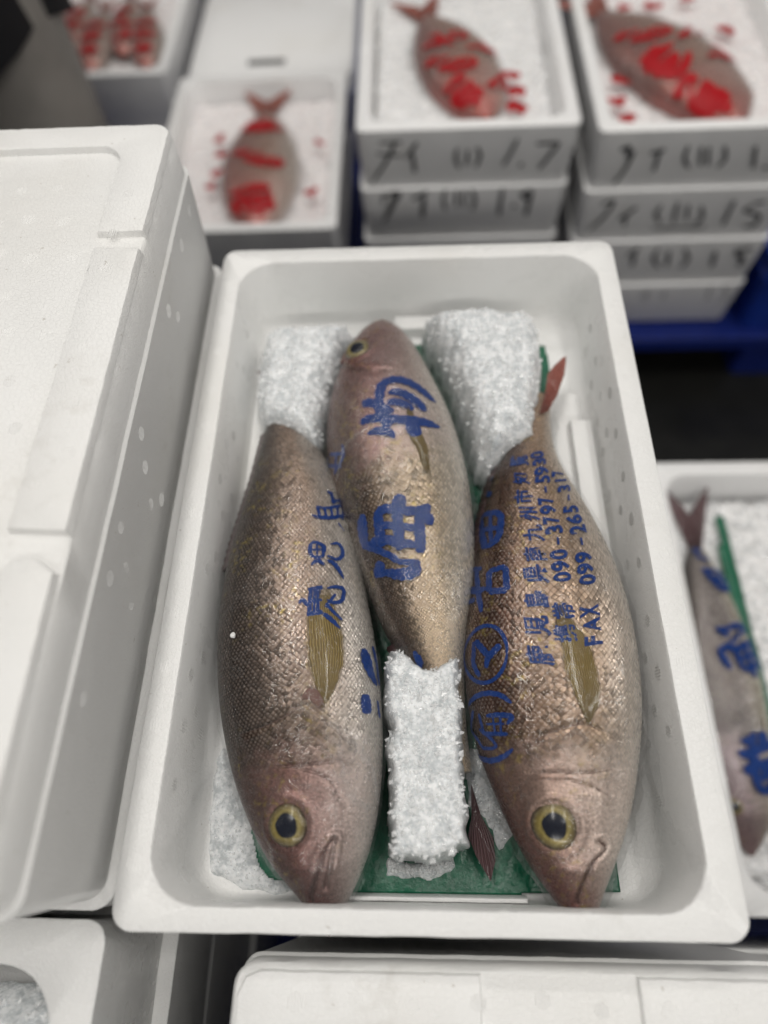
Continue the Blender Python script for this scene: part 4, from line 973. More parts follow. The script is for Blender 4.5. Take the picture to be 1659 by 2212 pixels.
for k in 'ABC':
    F = FB[k]; lab, mat, er = info[k]
    c = F.P(.5, 0)*.5+F.P(.5, np.pi)*.5
    e = empty('whole_fish'); tag(e, lab, 'fish', 'whole fish in the open box')
    make_body(F, e, mat, GROOVES[k], 460, 240, eye=(*EYES[k], er), dens={'A': 1.0, 'B': .84, 'C': .95}[k], plates={'A': (0, 1, 4), 'B': (0,), 'C': (0, 1, 3)}[k])
    for gi in {'A': (0, 1, 4), 'B': (0,), 'C': (0, 1, 3)}[k]: strip('gill_edge_shade', F, [(p[0]+.001, p[1], .55) for p in GROOVES[k][gi]], .0003, GILL_SHADE, e, cols=3, jag=.4)  # thin dark strips painting the shade along the gill plates' free edges
    if k != 'B': strip('mouth', F, [(p[0], p[1], .8) for p in GROOVES[k][2]], -.0004, LIP, e, cols=3, jag=.3)
    make_eye(F, e, EYES[k], er, up_=1.0 if k == 'B' else .2)
    strip('pectoral_fin', F, FINS[k], .0006, FIN, e, cols=13, ridge=.0004, jag=.03)
    if k == 'A': strip('fin_root', F, FINS['A_root'], .0004, FIN_PINK, e, cols=7, ridge=.0012)
    # folded dorsal fin: a low dark crest along the back
    dv = []
    ss = np.linspace(.70, .95, 60)
    for i, s in enumerate(ss):
        hgt = .004+.0035*math.sin(i*.9)**2*(1-s)
        dv += [F.P(s, .25, .0), F.P(s, .02, hgt), F.P(s, -.22, .0)]
    o = mesh('dorsal_fin', dv, grid_faces(60, 3), FIN_DARK, e); uvset(o.data, 'st', [(v[1]*8, 0) for v in dv])
    # tail fin
    P0 = F.P(.985, 0); P1 = F.P(.985, np.pi); cc = .5*(P0+P1); d = cc-(F.P(.93, 0)+F.P(.93, np.pi))*.5; d /= np.linalg.norm(d[:2]); nn = np.array([-d[1], d[0], 0]); 
    if k == 'C': fin_plate('tail_fin', TAIL_C, -.032, .003, FIN_RED, e, -.05)
    elif k == 'B': fin_plate('tail_fin', TAIL_B, -.054, .003, FIN_DARK, e, -.02)
    else:
        poly = [cc-nn*.010, cc-nn*.030+d*.055, cc-nn*.012+d*.040, cc+nn*.012+d*.040, cc+nn*.022+d*.050, cc+nn*.010]
        fin_plate('tail_fin', [(p[0], p[1]) for p in poly], cc[2], .003, FIN_DARK, e)
    if k == 'C':
        poly = [(float((cc-nn*.011)[0]), float((cc-nn*.011)[1])), (TAIL_C[2][0]-.012, TAIL_C[2][1]), (TAIL_C[2][0], TAIL_C[2][1]-.01), (TAIL_C[0][0], TAIL_C[0][1]), (float((cc+nn*.011)[0]), float((cc+nn*.011)[1]))]
    # bag with its print
    b = empty('printed_bag'); tag(b, bagl[k], 'plastic bag', 'printed plastic bags in the open box')
    make_film(F, b, seed={'A': 1.3, 'B': 5.1, 'C': 9.7}[k], flare={'A': .002, 'B': .003, 'C': .006}[k])
    for i, (nm, (fk, sts)) in enumerate(PRINTS.items()):
        if fk != k: continue
        V, Fc = [], []
        for j, st in enumerate(sts):
            v, f, _ = ribbon(F, [(p[0], p[1], p[2]*(1.25 if nm[0] in 'BC' and nm != 'C_yu' else 1.12)) for p in st], .0009+.00004*j, cols=7, jag=.10, seed=i*31+j); n0 = len(V); V += v; Fc += [tuple(q+n0 for q in ff) for ff in f]
        mesh('printed_character', V, Fc, BLUE, b)
    for x0, x1, y0, y1, z0, z1 in {'A': ((-.135, -.085, .30, .40, -.058, -.046),), 'B': ((-.062, -.030, .255, .36, -.040, -.030),), 'C': ((.034, .060, .035, .155, -.056, -.044), (.118, .142, .04, .20, -.060, -.040))}[k]:
        V = []
        for i in range(26):
            for j in range(60):
                x, y = x0+(x1-x0)*i/25, y0+(y1-y0)*j/59; ed = .004*noise.noise(Vector((y*60, x*9, 3.3))); V.append((x+ed, y+.004*noise.noise(Vector((x*70, y*5, 1.0))), z0+(z1-z0)*(i/25)**1.5+.0035*noise.noise(Vector((x*60, y*28, 7.0)))+.0018*abs(noise.noise(Vector((x*150, y*60, 2.0))))))
        mesh('loose_film', V, grid_faces(26, 60), FILM, b)
    for st in FOLDS[k]:
        strip('film_fold', F, [(p[0], p[1], p[2]*3.2) for p in st], .0021, FOLD, b, cols=9, ridge=.0009, jag=.35)
    if k == 'C':
        for ch, s0, a0, gr, gu in GLYPHS:
            cu = bpy.data.curves.new('glyph', 'FONT'); cu.body = ch; cu.align_x = 'CENTER'; cu.fill_mode = 'FRONT'; cu.dimensions = '2D'; cu.offset = .026 if ord(ch) > 255 else .034; cu.resolution_u = 4; cu.shear = .18
            to = bpy.data.objects.new('glyph', cu); COL.objects.link(to)
            me = bpy.data.meshes.new_from_object(to.evaluated_get(bpy.context.evaluated_depsgraph_get()))
            bpy.data.objects.remove(to); bpy.data.curves.remove(cu)
            if not me.vertices: continue
            co = np.empty(len(me.vertices)*3); me.vertices.foreach_get('co', co); co = co.reshape(-1, 3)
            if ch == '-': cx_, cy_, hx, hy = 0.0, .28, .22, .45
            else:
                mn, mx = co.min(0), co.max(0); cx_, cy_, hx, hy = (mn[0]+mx[0])/2, (mn[1]+mx[1])/2, max((mx[0]-mn[0])/2, .1), max((mx[1]-mn[1])/2, .1)
                if ch in '1': hx = max(hx, .25)
            gx, gy = (co[:, 0]-cx_)/hx, (co[:, 1]-cy_)/hy
            gx = gx+.05*np.sin(gy*2.3+s0*99); gy = gy+.05*np.sin(gx*2.0+a0*50)
            s = s0+.56*gx*gr[0]+.56*gy*gu[0]; a = a0+.56*gx*gr[1]+.56*gy*gu[1]
            P = F.P(s, a, .0010); me.vertices.foreach_set('co', P.ravel()); me.update(); me.materials.clear()
            bm = bmesh.new(); bm.from_mesh(me); bmesh.ops.subdivide_edges(bm, edges=[ed for ed in bm.edges if ed.calc_length() > .004], cuts=1); bm.to_mesh(me); bm.free()
            link('printed_character', me, BLUE, b)

for fk, s_, a_, r_, lab in (('A', .56, .92, .0019, 'white foam crumb stuck on the brown-backed fish'), ('B', .80, .62, .0017, 'white foam crumb stuck on the pale golden fish')):
    bm = bmesh.new(); bmesh.ops.create_icosphere(bm, subdivisions=2, radius=r_)
    for v in bm.verts: v.co = v.co*(1+.35*noise.noise(v.co*900))+Vector(FB[fk].P(s_, a_, .0022+r_*.6))
    me = bpy.data.meshes.new('foam_crumb'); bm.to_mesh(me); bm.free(); tag(link('foam_crumb', me, FOAM), lab, 'foam crumb')
# ------------------------------------------------------------------ green sheet
def sheet(name, poly, z, amp, mat, label, cat, step=.0012, seed=3.0):
    P = np.array(poly); x0, y0 = P.min(0); x1, y1 = P.max(0)
    xs = np.arange(x0, x1+step, step); ys = np.arange(y0, y1+step, step); X, Y = np.meshgrid(xs, ys, indexing='ij')
    ins, dist = poly_dist(X, Y, P)
    Z = np.array([z+amp*(noise.noise(Vector((x*22+seed, y*22, 0)))+.6*abs(noise.noise(Vector((x*60, y*40, seed))))+.25*noise.noise(Vector((x*150, y*150, seed)))) for x, y in zip(X.ravel(), Y.ravel())])
    n, m = X.shape; keep = ins
    F = [f for f in grid_faces(n, m) if keep.ravel()[list(f)].all()]
    V = np.c_[X.ravel(), Y.ravel(), Z]; used = sorted({i for f in F for i in f}); mp = {u: i for i, u in enumerate(used)}
    o = mesh(name, V[used], [tuple(mp[i] for i in f) for f in F], mat); tag(o, label, cat)
    md = o.modifiers.new('thickness', 'SOLIDIFY'); md.thickness = .0006; return o
def poly_dist(X, Y, P):
    n = len(P); ins = np.zeros(X.shape, bool); d = np.full(X.shape, 1e9)
    for i in range(n):
        a, b = P[i], P[(i+1) % n]
        c = ((a[1] > Y) != (b[1] > Y)) & (X < (b[0]-a[0])*(Y-a[1])/((b[1]-a[1]) if b[1] != a[1] else 1e-12)+a[0]); ins ^= c
        ab = b-a; t = np.clip(((X-a[0])*ab[0]+(Y-a[1])*ab[1])/(ab@ab), 0, 1); d = np.minimum(d, np.hypot(X-a[0]-t*ab[0], Y-a[1]-t*ab[1]))
    return ins, d
sheet('green_sheet', [(-.112, .052), (-.104, .030), (-.098, .024), (-.052, .0175), (.062, .0175), (.080, .018), (.121, .019), (.124, .30), (.118, .455), (-.10, .462), (-.108, .25)], ZF+.0028, .0013, GREEN, 'dark green paper sheet lying under the fish on the box floor', 'paper sheet')

# ------------------------------------------------------------------ ice
def grains(pts, nrm, size, seed, jit):
    rg_ = np.random.default_rng(seed); V, F = [], []
    base = np.array([(1, 0, 0), (-1, 0, 0), (0, 1, 0), (0, -1, 0), (0, 0, 1), (0, 0, -1)], float); fc = [(0, 2, 4), (2, 1, 4), (1, 3, 4), (3, 0, 4), (2, 0, 5), (1, 2, 5), (3, 1, 5), (0, 3, 5)]
    for p, nn in zip(pts, nrm):
        M_ = rg_.normal(size=(3, 3)); q, _ = np.linalg.qr(M_); sc = size*rg_.uniform(.45, 1.25)*rg_.uniform(.5, 1.3, 3)
        v = (base*rg_.uniform(.7, 1.3, (6, 1))*sc)@q.T+p+nn*jit*rg_.uniform(-.4, 1); k = len(V); V += v.tolist(); F += [tuple(i+k for i in f) for f in fc]
    return V, F
def heap(name, poly, z0, top, label, step=.001, rnd=.012, ng=3000, gs=.0018, seed=1.0, rough=.0012, group=None, cat='ice', kind=None, gmat=None, cmat=None, tilt=(0, 0)):
    cf = 230 if step < .002 else 150
    P = np.array(poly); c = P.mean(0); x0, y0 = P.min(0)-.004; x1, y1 = P.max(0)+.004
    xs = np.arange(x0, x1, step); ys = np.arange(y0, y1, step); X, Y = np.meshgrid(xs, ys, indexing='ij')
    jx = np.array([noise.noise(Vector((x*160, y*160, seed))) for x, y in zip(X.ravel(), Y.ravel())]).reshape(X.shape)
    ins, d = poly_dist(X, Y, P); d = np.where(ins, d, -d)+jx*.0018+np.array([noise.noise(Vector((x*70, y*70, seed+2))) for x, y in zip(X.ravel(), Y.ravel())]).reshape(X.shape)*.003
    k = np.clip(d/rnd, 0, 1); prof = np.sqrt(np.clip(1-(1-k)**2.2, 0, 1))
    nz = np.array([noise.noise(Vector((x*55, y*55, seed)))*.9+noise.noise(Vector((x*190, y*190, seed+3)))*.7+(noise.voronoi(Vector((x*cf, y*cf, seed+7)))[0][0]-.35)*-1.5for x, y in zip(X.ravel(), Y.ravel())]).reshape(X.shape)
    Z = z0+(top-z0+tilt[0]*(X-c[0])+tilt[1]*(Y-c[1]))*prof+nz*rough*(.1+prof)
    V = np.c_[X.ravel(), Y.ravel(), Z.ravel()]; keep = (d > -.0008).ravel()
    F = [f for f in grid_faces(*X.shape) if keep[list(f)].all()]; used = sorted({i for f in F for i in f}); mp = {u: i for i, u in enumerate(used)}
    e = empty(name); tag(e, label, cat, group)
    mesh('core', V[used], [tuple(mp[i] for i in f) for f in F], cmat or ICE, e)
    gxx, gyy = np.gradient(Z, step); N = np.stack([-gxx, -gyy, np.ones_like(Z)], -1); N /= np.linalg.norm(N, axis=-1)[..., None]
    idx = np.flatnonzero((d > -.0002).ravel()); area = np.sqrt(1+gxx**2+gyy**2).ravel()[idx]; area = np.minimum(area, 6); pr = area/area.sum()
    rg_ = np.random.default_rng(int(seed*10)); idx = np.flatnonzero((d > .0025).ravel()); pick = rg_.choice(idx, ng)
    pts = V[pick]+rg_.uniform(-step, step, (ng, 3))*np.array([.6, .6, .0]); g, gf = grains(pts, N.reshape(-1, 3)[pick], gs, int(seed*7)+1, gs*.6)
    o = mesh('grain', g, gf, gmat or GRAIN, e, smooth=False); o['kind'] = 'stuff'; return e
grp = None
heap('ice_lump', HEAPS['UL'], ZF+.004, -.016, 'crushed ice lump covering the tail of the brown-backed fish', ng=450, gs=.0019, seed=1.3, rnd=.022)
heap('ice_lump', HEAPS['UR'], ZF+.004, -.008, 'crushed ice lump covering the tail of the bronze fish under the address', ng=450, gs=.0019, seed=2.7, rnd=.022)
heap('ice_lump', HEAPS['MID'], ZF+.004, -.016, 'long crushed ice block between the two fish heads', ng=600, seed=4.1, rnd=.009, gs=.0018)
heap('ice_slush', HEAPS['SL'], ZF-.001, ZF+.006, 'thin wet slush on the box floor beside the brown-backed fish head', ng=160, seed=5.9, rnd=.02, gs=.0009, rough=.0011)
heap('ice_slush', HEAPS['SM'], ZF+.003, ZF+.0055, 'small wet slush patch beside the bronze fish head', ng=120, seed=6.4, rnd=.01, gs=.0013, rough=.0012)
heap('ice_slush', HEAPS['SB'], ZF+.002, ZF+.007, 'loose ice crumbs on the green sheet at the end of the long ice block', ng=160, seed=7.7, rnd=.01, gs=.0015, rough=.0012)
heap('ice_bed', [(-.50, -.03), (-.20, -.03), (-.20, -.40), (-.50, -.40)], -.078, -.036, 'crushed ice filling the open box beside the notched lid box', step=.004, ng=2500, gs=.003, seed=8.8, rnd=.03, rough=.005, cmat=ICE)

# ------------------------------------------------------------------ background boxes
def simple_fish(name, label, x, y, z, length, hh, hb, ang, mat, group=None, tail=True, eye=True):
    """generic bream lying on its side; snout at (x,y), body runs along ang"""
    s = np.linspace(0, 1, 40)
    prof = np.clip(np.sin(np.pi*np.clip(s*.86+.10, 0, 1))**.75, 0, 1)*np.clip(np.sqrt(np.clip(s/.10, 0, 1)), .12, 1); prof = np.maximum(prof, .17*np.clip(s/.05, 0, 1)+.03)
    dx, dy = math.cos(ang), math.sin(ang)
    st = np.c_[s, x+dx*s*length*.8, y+dy*s*length*.8, np.full(40, z), hh*prof, hb*np.maximum(prof, .12)]
    F = Fish(st); e = empty(name); tag(e, label, 'fish', group)
    make_body(F, e, mat, [], 90, 60)
    if eye: make_eye(F, e, (.13, 1.1), hh*.2)
    if tail:
        c = np.array([x+dx*length*.78, y+dy*length*.78]); n = np.array([-dy, dx]); d = np.array([dx, dy])
        fin_plate('tail_fin', [tuple(q) for q in (c-n*hh*.15, c-n*hh*.75+d*length*.24, c-n*hh*.25+d*length*.12, c+n*hh*.25+d*length*.12, c+n*hh*.75+d*length*.24, c+n*hh*.15)], z, .006, FIN_RED if mat is not FISH_GREY else FIN_DARK, e)
    return F
def blot_print(F, bag, mat, seed, n=5, wmm=16, s=(.2, .8), a=(.7, 2.4)):
    r_ = random.Random(seed)
    for k in range(n):
        s0 = s[0]+(s[1]-s[0])*(k+.5)/n; V, Fc = [], []
        ac = (a[0]+a[1])/2
        for j in range(7):
            th = r_.choice((0, 0, 1.57, 1.57, .7, -.8))+r_.uniform(-.3, .3); ln = r_.uniform(.5, 1.0); ds_, da_ = math.cos(th)*.07*ln, math.sin(th)*(a[1]-a[0])*.42*ln
            cs, ca = s0+r_.uniform(-.03, .03), ac+r_.uniform(-.3, .3)*(a[1]-a[0]); ww = wmm*r_.uniform(.35, .75)
            st = [(min(.97, max(.02, cs-ds_)), ca-da_, ww*.6), (min(.97, max(.02, cs+r_.uniform(-.01, .01))), ca, ww), (min(.97, max(.02, cs+ds_)), ca+da_, ww*.5)]
            v, f, _ = ribbon(F, st, .004+.0002*j, cols=5, jag=.2, seed=seed+j); n0 = len(V); V += v; Fc += [tuple(q+n0 for q in ff) for ff in f]
        mesh('printed_character', V, Fc, mat, bag)
def char_print(F, bag, mat, key, s0, a0, ds, da, wk=1.0, off=.004):
    sts = PRINTS[key][1]; P = np.array([p for st in sts for p in st]); c = (P.max(0)+P.min(0))/2; hs = (P.max(0)-P.min(0))/2; V, Fc = [], []
    k = wk*ds*F.length*1000/(hs[0]*380)
    for j, st in enumerate(sts):
        q = [(min(.98, max(.01, s0+(p[0]-c[0])/hs[0]*ds)), a0+(p[1]-c[1])/hs[1]*da, p[2]*1.25*k) for p in st]
        v, f, _ = ribbon(F, q, off+.0001*j, cols=5, jag=.1, seed=j); n0 = len(V); V += v; Fc += [tuple(i+n0 for i in ff) for ff in f]
    mesh('printed_character', V, Fc, mat, bag)
def flat_marks(parent, pts, z, mat, wmm):
    for (x, y) in pts:
        r_ = random.Random(int(x*1e4)+int(y*1e5)); V, Fc = [], []
        for j in range(4):
            a = r_.uniform(0, 6.28); l = wmm*.001*r_.uniform(.6, 1.4); w_ = wmm*.0004; cx, cy = x+r_.uniform(-.5, .5)*wmm*.0008, y+r_.uniform(-.5, .5)*wmm*.0008
            d = Vector((math.cos(a), math.sin(a), 0)); n = Vector((-d.y, d.x, 0)); zz = Vector((cx, cy, z+.0004*j)); k = len(V)
            V += [zz-d*l*.5-n*w_*.4, zz-n*w_, zz+d*l*.5-n*w_*.4, zz+d*l*.5+n*w_*.4, zz+n*w_, zz-d*l*.5+n*w_*.4]; Fc.append(tuple(range(k, k+6)))
        mesh('printed_character', V, Fc, mat, parent, False)
def film_sheet(parent, x0, x1, y0, y1, z, amp=.006, seed=1.0, name='film', mat=None):
    n, m = 40, 50; V = []
    for i in range(n):
        for j in range(m):
            x, y = x0+(x1-x0)*i/(n-1), y0+(y1-y0)*j/(m-1); V.append((x, y, z+amp*noise.noise(Vector((x*18, y*18, seed)))+amp*.6*abs(noise.noise(Vector((x*50, y*50, seed))))))
    return mesh(name, V, grid_faces(n, m), mat or FILM_BACK, parent)
def handwriting(parent, sts, yface, mat):
    ox, oy, oz = parent.location
    for j, st in enumerate(sts):
        q = resample(st, 10*len(st)); V = []
        T = np.gradient(q[:, :2], axis=0); T /= np.linalg.norm(T, axis=1)[:, None]+1e-9
        for i in range(len(q)):
            w_ = q[i, 2]*.0005*min(1, .5+4*min(i, len(q)-1-i)/len(q))
            for f in (-1, 1): V.append((q[i, 0]-T[i, 1]*w_*f-ox, yface-.0016-.0002*j-oy, q[i, 1]+T[i, 0]*w_*f-oz))
        mesh('handwriting', V, grid_faces(len(q), 2), mat, parent)
def ice_floor(lab, x0, x1, y0, y1, z, zb, seed, ng=1300, mat=None):
    return heap('ice_bed', [(x0, y0), (x1, y0), (x1, y1), (x0, y1)], zb, z, lab, step=.007, ng=ng, gs=.004, seed=seed, rnd=.02, rough=.0035, cmat=mat or FARICE)
FARICE = ice_mat('ice_far', True, (.74, .735, .735), (.93, .925, .925)); PINKICE = ice_mat('ice_pinkish', True, (.80, .74, .74), (.94, .91, .905))
def far_stack(cx, yface, zr, n, H, lab_top, lab_low, inks, open_top=True):
    out = []
    for k in range(n):
        b = foam_box('foam_box', lab_top if k == 0 else lab_low[k-1], .33, .46, H, (cx, yface+.23, zr-k*H), FOAM_BACK, .02, H-.03 if k == 0 else H*.5)
        out.append(b)
        if k < len(inks) and inks[k] is not None: handwriting(b, INK[inks[k]], yface, FADED if inks[k] == 'C4' else BLACK)
    return out
YA, YC = .985, .965
far_stack(.080, YA, -.203, 4, .098, 'open white foam box of a red lettered fish with 1.7 written on its end', ['white foam box with 1.9 written on its end, under the 1.7 box', 'white foam box third down under the 1.7 box', 'white foam box lowest under the 1.7 box'], ['A1', 'A2'])
far_stack(.432, YC, -.203, 4, .098, 'open white foam box of a red lettered fish beside the blue crate', ['white foam box with underlined bracketed figure and 15 on its end', 'white foam box under the one with the underlined figure', 'white foam box with faint faded writing, standing on the blue pallet'], ['C1', 'C2', 'C3', 'C4'])
carrier(.080, YA+.23, .325, .455, -.595, -.599, 'thin foam base', n=1) if False else None
RG = 'fish under red printed film'
ice_floor('crushed ice in the foam box marked 1.7', -.062, .222, 1.01, 1.40, -.222, -.268, 11.0, 500)
Fa = simple_fish('whole_fish', 'reddish fish under red printed film in the box marked 1.7', .112, 1.020, -.214, .36, .062, .034, R(107), FISH_RED, eye=False)
ba = empty('printed_bag'); tag(ba, 'clear film with thick red characters over the fish in the box marked 1.7', 'plastic bag'); make_film(Fa, ba, seed=2.2, base=.002, mat=FILM_BACK, n=50, m=40, flare=.01); [char_print(Fa, ba, REDINK, ky, s_, a_, d_, .55, 1.3) for ky, s_, a_, d_ in (('B_kai', .14, 1.05, .09), ('C_ta', .36, 1.15, .09), ('C_waka', .56, 1.3, .08), ('B_edge', .18, 2.3, .06), ('C_waka', .42, 2.2, .06))]; flat_marks(ba, [(.155, 1.03), (.16, 1.07), (.15, 1.11)], -.205, REDINK, 22)
ice_floor('crushed ice in the foam box beside the blue crate', .290, .575, .99, 1.38, -.222, -.268, 12.0, 500, PINKICE)
Fc_ = simple_fish('whole_fish', 'brownish fish under red printed film in the box beside the blue crate', .475, .985, -.212, .42, .075, .036, R(118), FISH_RED, eye=False)
bc = empty('printed_bag'); tag(bc, 'clear film with thick red characters over the fish beside the blue crate', 'plastic bag'); make_film(Fc_, bc, seed=3.2, base=.002, mat=FILM_BACK, n=50, m=40, flare=.01); [char_print(Fc_, bc, REDINK, ky, s_, a_, d_, .5, 1.35) for ky, s_, a_, d_ in (('B_kai', .16, .95, .11), ('B_butsu', .42, 1.05, .10), ('C_ta', .64, 1.2, .08), ('C_waka', .32, 2.2, .06), ('B_edge', .55, 2.1, .05))]; flat_marks(bc, [(.305, 1.04), (.315, 1.10), (.33, 1.2), (.31, 1.0), (.40, 1.30), (.46, 1.32), (.35, 1.3), (.50, 1.22)], -.208, REDINK, 18)
# single box of a red striped fish
bb = foam_box('foam_box', 'small white foam box with one forked tail fish under red printed film', .335, .45, .12, (-.296, .972+.225, -.36), FOAM_BACK, .018, .06, rz=R(0))
carrier(-.296, 1.197, .335, .45, -.48, -.60, 'white foam box under the forked tail fish', FOAM_BACK, 1)
ice_floor('crushed ice around the forked tail fish', -.445, -.148, .995, 1.40, -.395, -.418, 13.0, 400, PINKICE)
Fb_ = simple_fish('whole_fish', 'red fish with forked tail under red printed film', -.275, 1.005, -.385, .40, .070, .030, R(92), FISH_RED, eye=False)
bb_ = empty('printed_bag'); tag(bb_, 'clear film with broad red bands over the forked tail fish', 'plastic bag'); make_film(Fb_, bb_, seed=6.2, base=.002, mat=FILM_BACK, n=50, m=40, flare=.012); [char_print(Fb_, bb_, REDINK, ky, s_, 1.6, d_, da_, 1.5) for ky, s_, d_, da_ in (('B_kai', .14, .09, .75), ('C_ta', .46, .075, .6), ('B_butsu', .80, .07, .9))]; flat_marks(bb_, [(-.365, 1.10), (-.36, 1.14), (-.355, 1.19), (-.365, 1.24), (-.18, 1.08), (-.175, 1.22)], -.372, REDINK, 16)
# far left box of mixed fish
bd = foam_box('foam_box', 'white foam box of several small red fish beside the person', .335, .45, .12, (-.665, 1.44+.225, -.36), FOAM_BACK, .018, .06)
carrier(-.665, 1.665, .335, .45, -.48, -.60, 'white foam box under the several small red fish', FOAM_BACK, 1)
ice_floor('crushed ice under the several small red fish', -.815, -.515, 1.46, 1.85, -.395, -.418, 14.0, 400, PINKICE)
for i in range(5):
    Fd = simple_fish('whole_fish', 'small red fish lying with others in the box beside the person', -.79+i*.06, 1.49+(i % 2)*.05, -.378, .28, .035, .02, R(88+i*3), FISH_RED, group='small red fish beside the person', eye=False)
    bdg = empty('printed_bag'); tag(bdg, 'clear film with red print over a small red fish beside the person', 'plastic bag', 'red printed film beside the person'); make_film(Fd, bdg, seed=7+i, base=.002, mat=FILM_BACK, n=30, m=24, flare=.004); blot_print(Fd, bdg, REDINK, 70+i, 3, 14, (.1, .7), (.7, 2.4))
# closed grey box with a handle slot behind
gb = foam_box('handled_box', 'pale grey lidded box with a dark handle slot behind the forked tail fish', .36, .42, .16, (-.30, 1.46+.21+.03, -.44), GREYFOAM, .02, .08)
gl_ = lid(gb, .35, .41, .0005, .035, FOAM_BACK); slab(densify([(-.05, -.165), (.03, -.165), (.03, -.145), (-.05, -.145)], .01), .034, .0375, 'handle_slot', plain('dark_slot', (.10, .10, .10), .6), gl_)
# blue crate
def crate(x0, x1, y0, y1, z0, z1, label):
    e = empty('plastic_crate', ((x0+x1)/2, (y0+y1)/2, z0)); tag(e, label, 'crate')
    V, F = loft(box_rings(x1-x0, y1-y0, z1-z0, .012, z1-z0-.02, .02, .016, .012, .008, 8)); mesh('shell', [(x, y, z+z1-z0) for x, y, z in V], F, BLUECRATE, e).data.set_sharp_from_angle(angle=R(40))
    V, F = loft([(rrect(x1-x0+.012, y1-y0+.012, .022, 6, 4), z1-z0-.03), (rrect(x1-x0+.012, y1-y0+.012, .022, 6, 4), z1-z0-.014)], False, False); mesh('rim_band', V, F, BLUECRATE, e)
    return e
crate(.615, .90, .94, 1.36, -.60, -.44, 'bright blue plastic crate at the end of the handwritten boxes')

# ------------------------------------------------------------------ lower box on the right
rb = foam_box('foam_box', 'open white foam box low on the blue pallet holding a grey fish', .30, .515, .12, (.452, .249, -.36), FOAM_BACK, .02, .075)
carrier(.452, .249, .30, .505, -.48, -.60, 'white foam box under the grey fish', FOAM_BACK, 1)
ice_floor('grey crushed ice bed in the low box of the grey fish', .325, .580, .022, .475, -.400, -.433, 15.0, 2600)
Fr = simple_fish('whole_fish', 'grey silver fish with pale yellowish belly in the low box', .345, .045, -.394, .44, .044, .030, R(88), FISH_GREY, tail=True)
br = empty('printed_bag'); tag(br, 'clear plastic bag with blue characters round the grey fish', 'plastic bag'); make_film(Fr, br, seed=4.4, base=.002, mat=FILM, n=60, m=40, flare=.01); [char_print(Fr, br, BLUE, ky, s_, a_, .085, .55) for ky, s_, a_ in (('B_butsu', .26, 2.0), ('B_kai', .60, 2.0), ('C_ta', .90, 1.8))]
sheet('green_sheet', [(.378, .04), (.402, .04), (.405, .44), (.386, .455), (.380, .30)], -.392, .004, GREEN, 'green paper strip beside the grey fish in the low box', 'paper sheet', .006, 8.0)
# lid edge showing beyond the near lidded box
fb = foam_box('foam_box', 'white foam box standing low beside the bordered lid box', .30, .46, .14, (.400, -.262, -.22), FOAM)
carrier(.400, -.262, .295, .455, -.36, -.60, 'white foam box carrying the low box beside the bordered lid box', n=1)

# ------------------------------------------------------------------ person beyond the boxes
def skin(name, verts, edges, rad, mat, parent, sub=2):
    me = bpy.data.meshes.new(name); me.from_pydata(verts, edges, []); o = bpy.data.objects.new(name, me); COL.objects.link(o)
    o.modifiers.new('skin', 'SKIN'); 
    for i, sv in enumerate(me.skin_vertices[0].data): sv.radius = rad[i] if isinstance(rad[i], tuple) else (rad[i], rad[i]); sv.use_root = (i == 0)
    sb = o.modifiers.new('smooth', 'SUBSURF'); sb.levels = sub; sb.render_levels = sub
    bpy.context.view_layer.update()
    m2 = bpy.data.meshes.new_from_object(o.evaluated_get(bpy.context.evaluated_depsgraph_get())); bpy.data.objects.remove(o); m2.materials.clear()
    return link(name, m2, mat, parent)
PX, PY, PZ = -.775, 1.19, -.72
pe = empty('person', (PX, PY, PZ)); tag(pe, 'person standing in grey waterproof trousers and a black jacket', 'person')
SKIN = plain('skin', (.45, .28, .2), .5); TROUS = plain('grey_trousers', (.26, .245, .225), .55, .4, .002, 12); JACK = plain('black_jacket', (.008, .008, .010), .6, .3, .002, 20); BOOT = plain('boot', (.02, .02, .02), .4)
bv = [(0, 0, .92), (0, 0, 1.15), (0, 0, 1.38), (0, -.01, 1.47), (0, -.02, 1.56), (0, -.02, 1.66),
      (.10, 0, .86), (.11, -.01, .48), (.12, .01, .10), (.12, -.12, .04), (-.10, 0, .86), (-.11, -.01, .48), (-.12, .01, .10), (-.12, -.12, .04),
      (.19, 0, 1.36), (.25, .01, 1.10), (.24, -.10, .90), (.23, -.13, .82), (-.19, 0, 1.36), (-.25, .01, 1.10), (-.24, -.10, .90), (-.23, -.13, .82)]
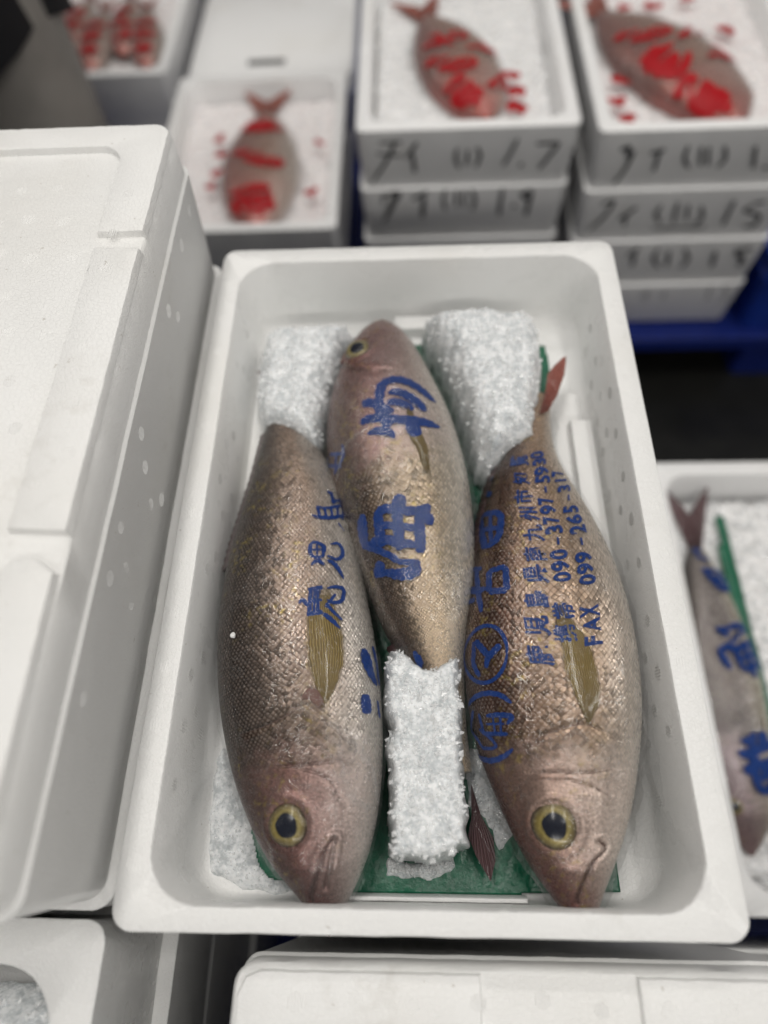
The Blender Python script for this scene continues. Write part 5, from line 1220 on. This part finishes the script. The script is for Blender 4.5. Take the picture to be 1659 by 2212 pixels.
be = [(0, 1), (1, 2), (2, 3), (3, 4), (4, 5), (0, 6), (6, 7), (7, 8), (8, 9), (0, 10), (10, 11), (11, 12), (12, 13), (2, 14), (14, 15), (15, 16), (16, 17), (2, 18), (18, 19), (19, 20), (20, 21)]
br_ = [.14, .13, .13, .055, .085, .075, .085, .055, .042, .035, .085, .055, .042, .035, .06, .045, .035, .03, .06, .045, .035, .03]
skin('body', bv, be, br_, SKIN, pe)
tv = [(0, 0, .96), (.11, 0, .86), (.125, -.01, .50), (.13, .01, .12), (-.11, 0, .86), (-.125, -.01, .50), (-.13, .01, .12)]
skin('trousers', tv, [(0, 1), (1, 2), (2, 3), (0, 4), (4, 5), (5, 6)], [.17, .125, .112, .095, .125, .112, .095], TROUS, pe)
jv, jf = [], []
for i in range(26):
    t = i/25
    for j in range(40):
        a = 2*math.pi*j/40; z = .49+t*.93; rx = .255-.03*t+.012*math.sin(a*7+3*t)-(.05 if t > .85 else 0)*(t-.85)/.15; ry = .185-.02*t+.01*math.sin(a*5+1)
        if t > .9: rx *= 1-(t-.9)*5; ry *= 1-(t-.9)*5
        hem = (-.10*math.cos(a)*-1-.02*math.sin(a*3))*(1-t)
        jv.append((rx*math.cos(a)-.02, ry*math.sin(a), z+hem))
jk = mesh('jacket', jv, grid_faces(26, 40, True), JACK, pe)
for sx in (-1, 1):
    skin('sleeve', [(sx*.17, 0, 1.36), (sx*.26, .01, 1.10), (sx*.25, -.10, .90)], [(0, 1), (1, 2)], [.09, .07, .055], JACK, pe)
    V, F = loft([(rrect(.10, .27, .045, 5, 2), 0), (rrect(.11, .28, .05, 5, 2), .04), (rrect(.10, .20, .045, 5, 2), .09), (rrect(.10, .11, .045, 5, 2), .22)]); mesh('boot', [(x+sx*.125, y-.05+(.06 if z > .08 else 0), z) for x, y, z in V], F, BOOT, pe)
hv, hf = [], []
for i in range(10):
    for j in range(24):
        th, ph = math.pi*.52*i/9, 2*math.pi*j/24; hv.append((.092*math.sin(th)*math.cos(ph), -.015+.105*math.sin(th)*math.sin(ph), 1.635+.115*math.cos(th)))
mesh('hair', hv, grid_faces(10, 24, True), plain('hair', (.02, .016, .014), .5), pe)
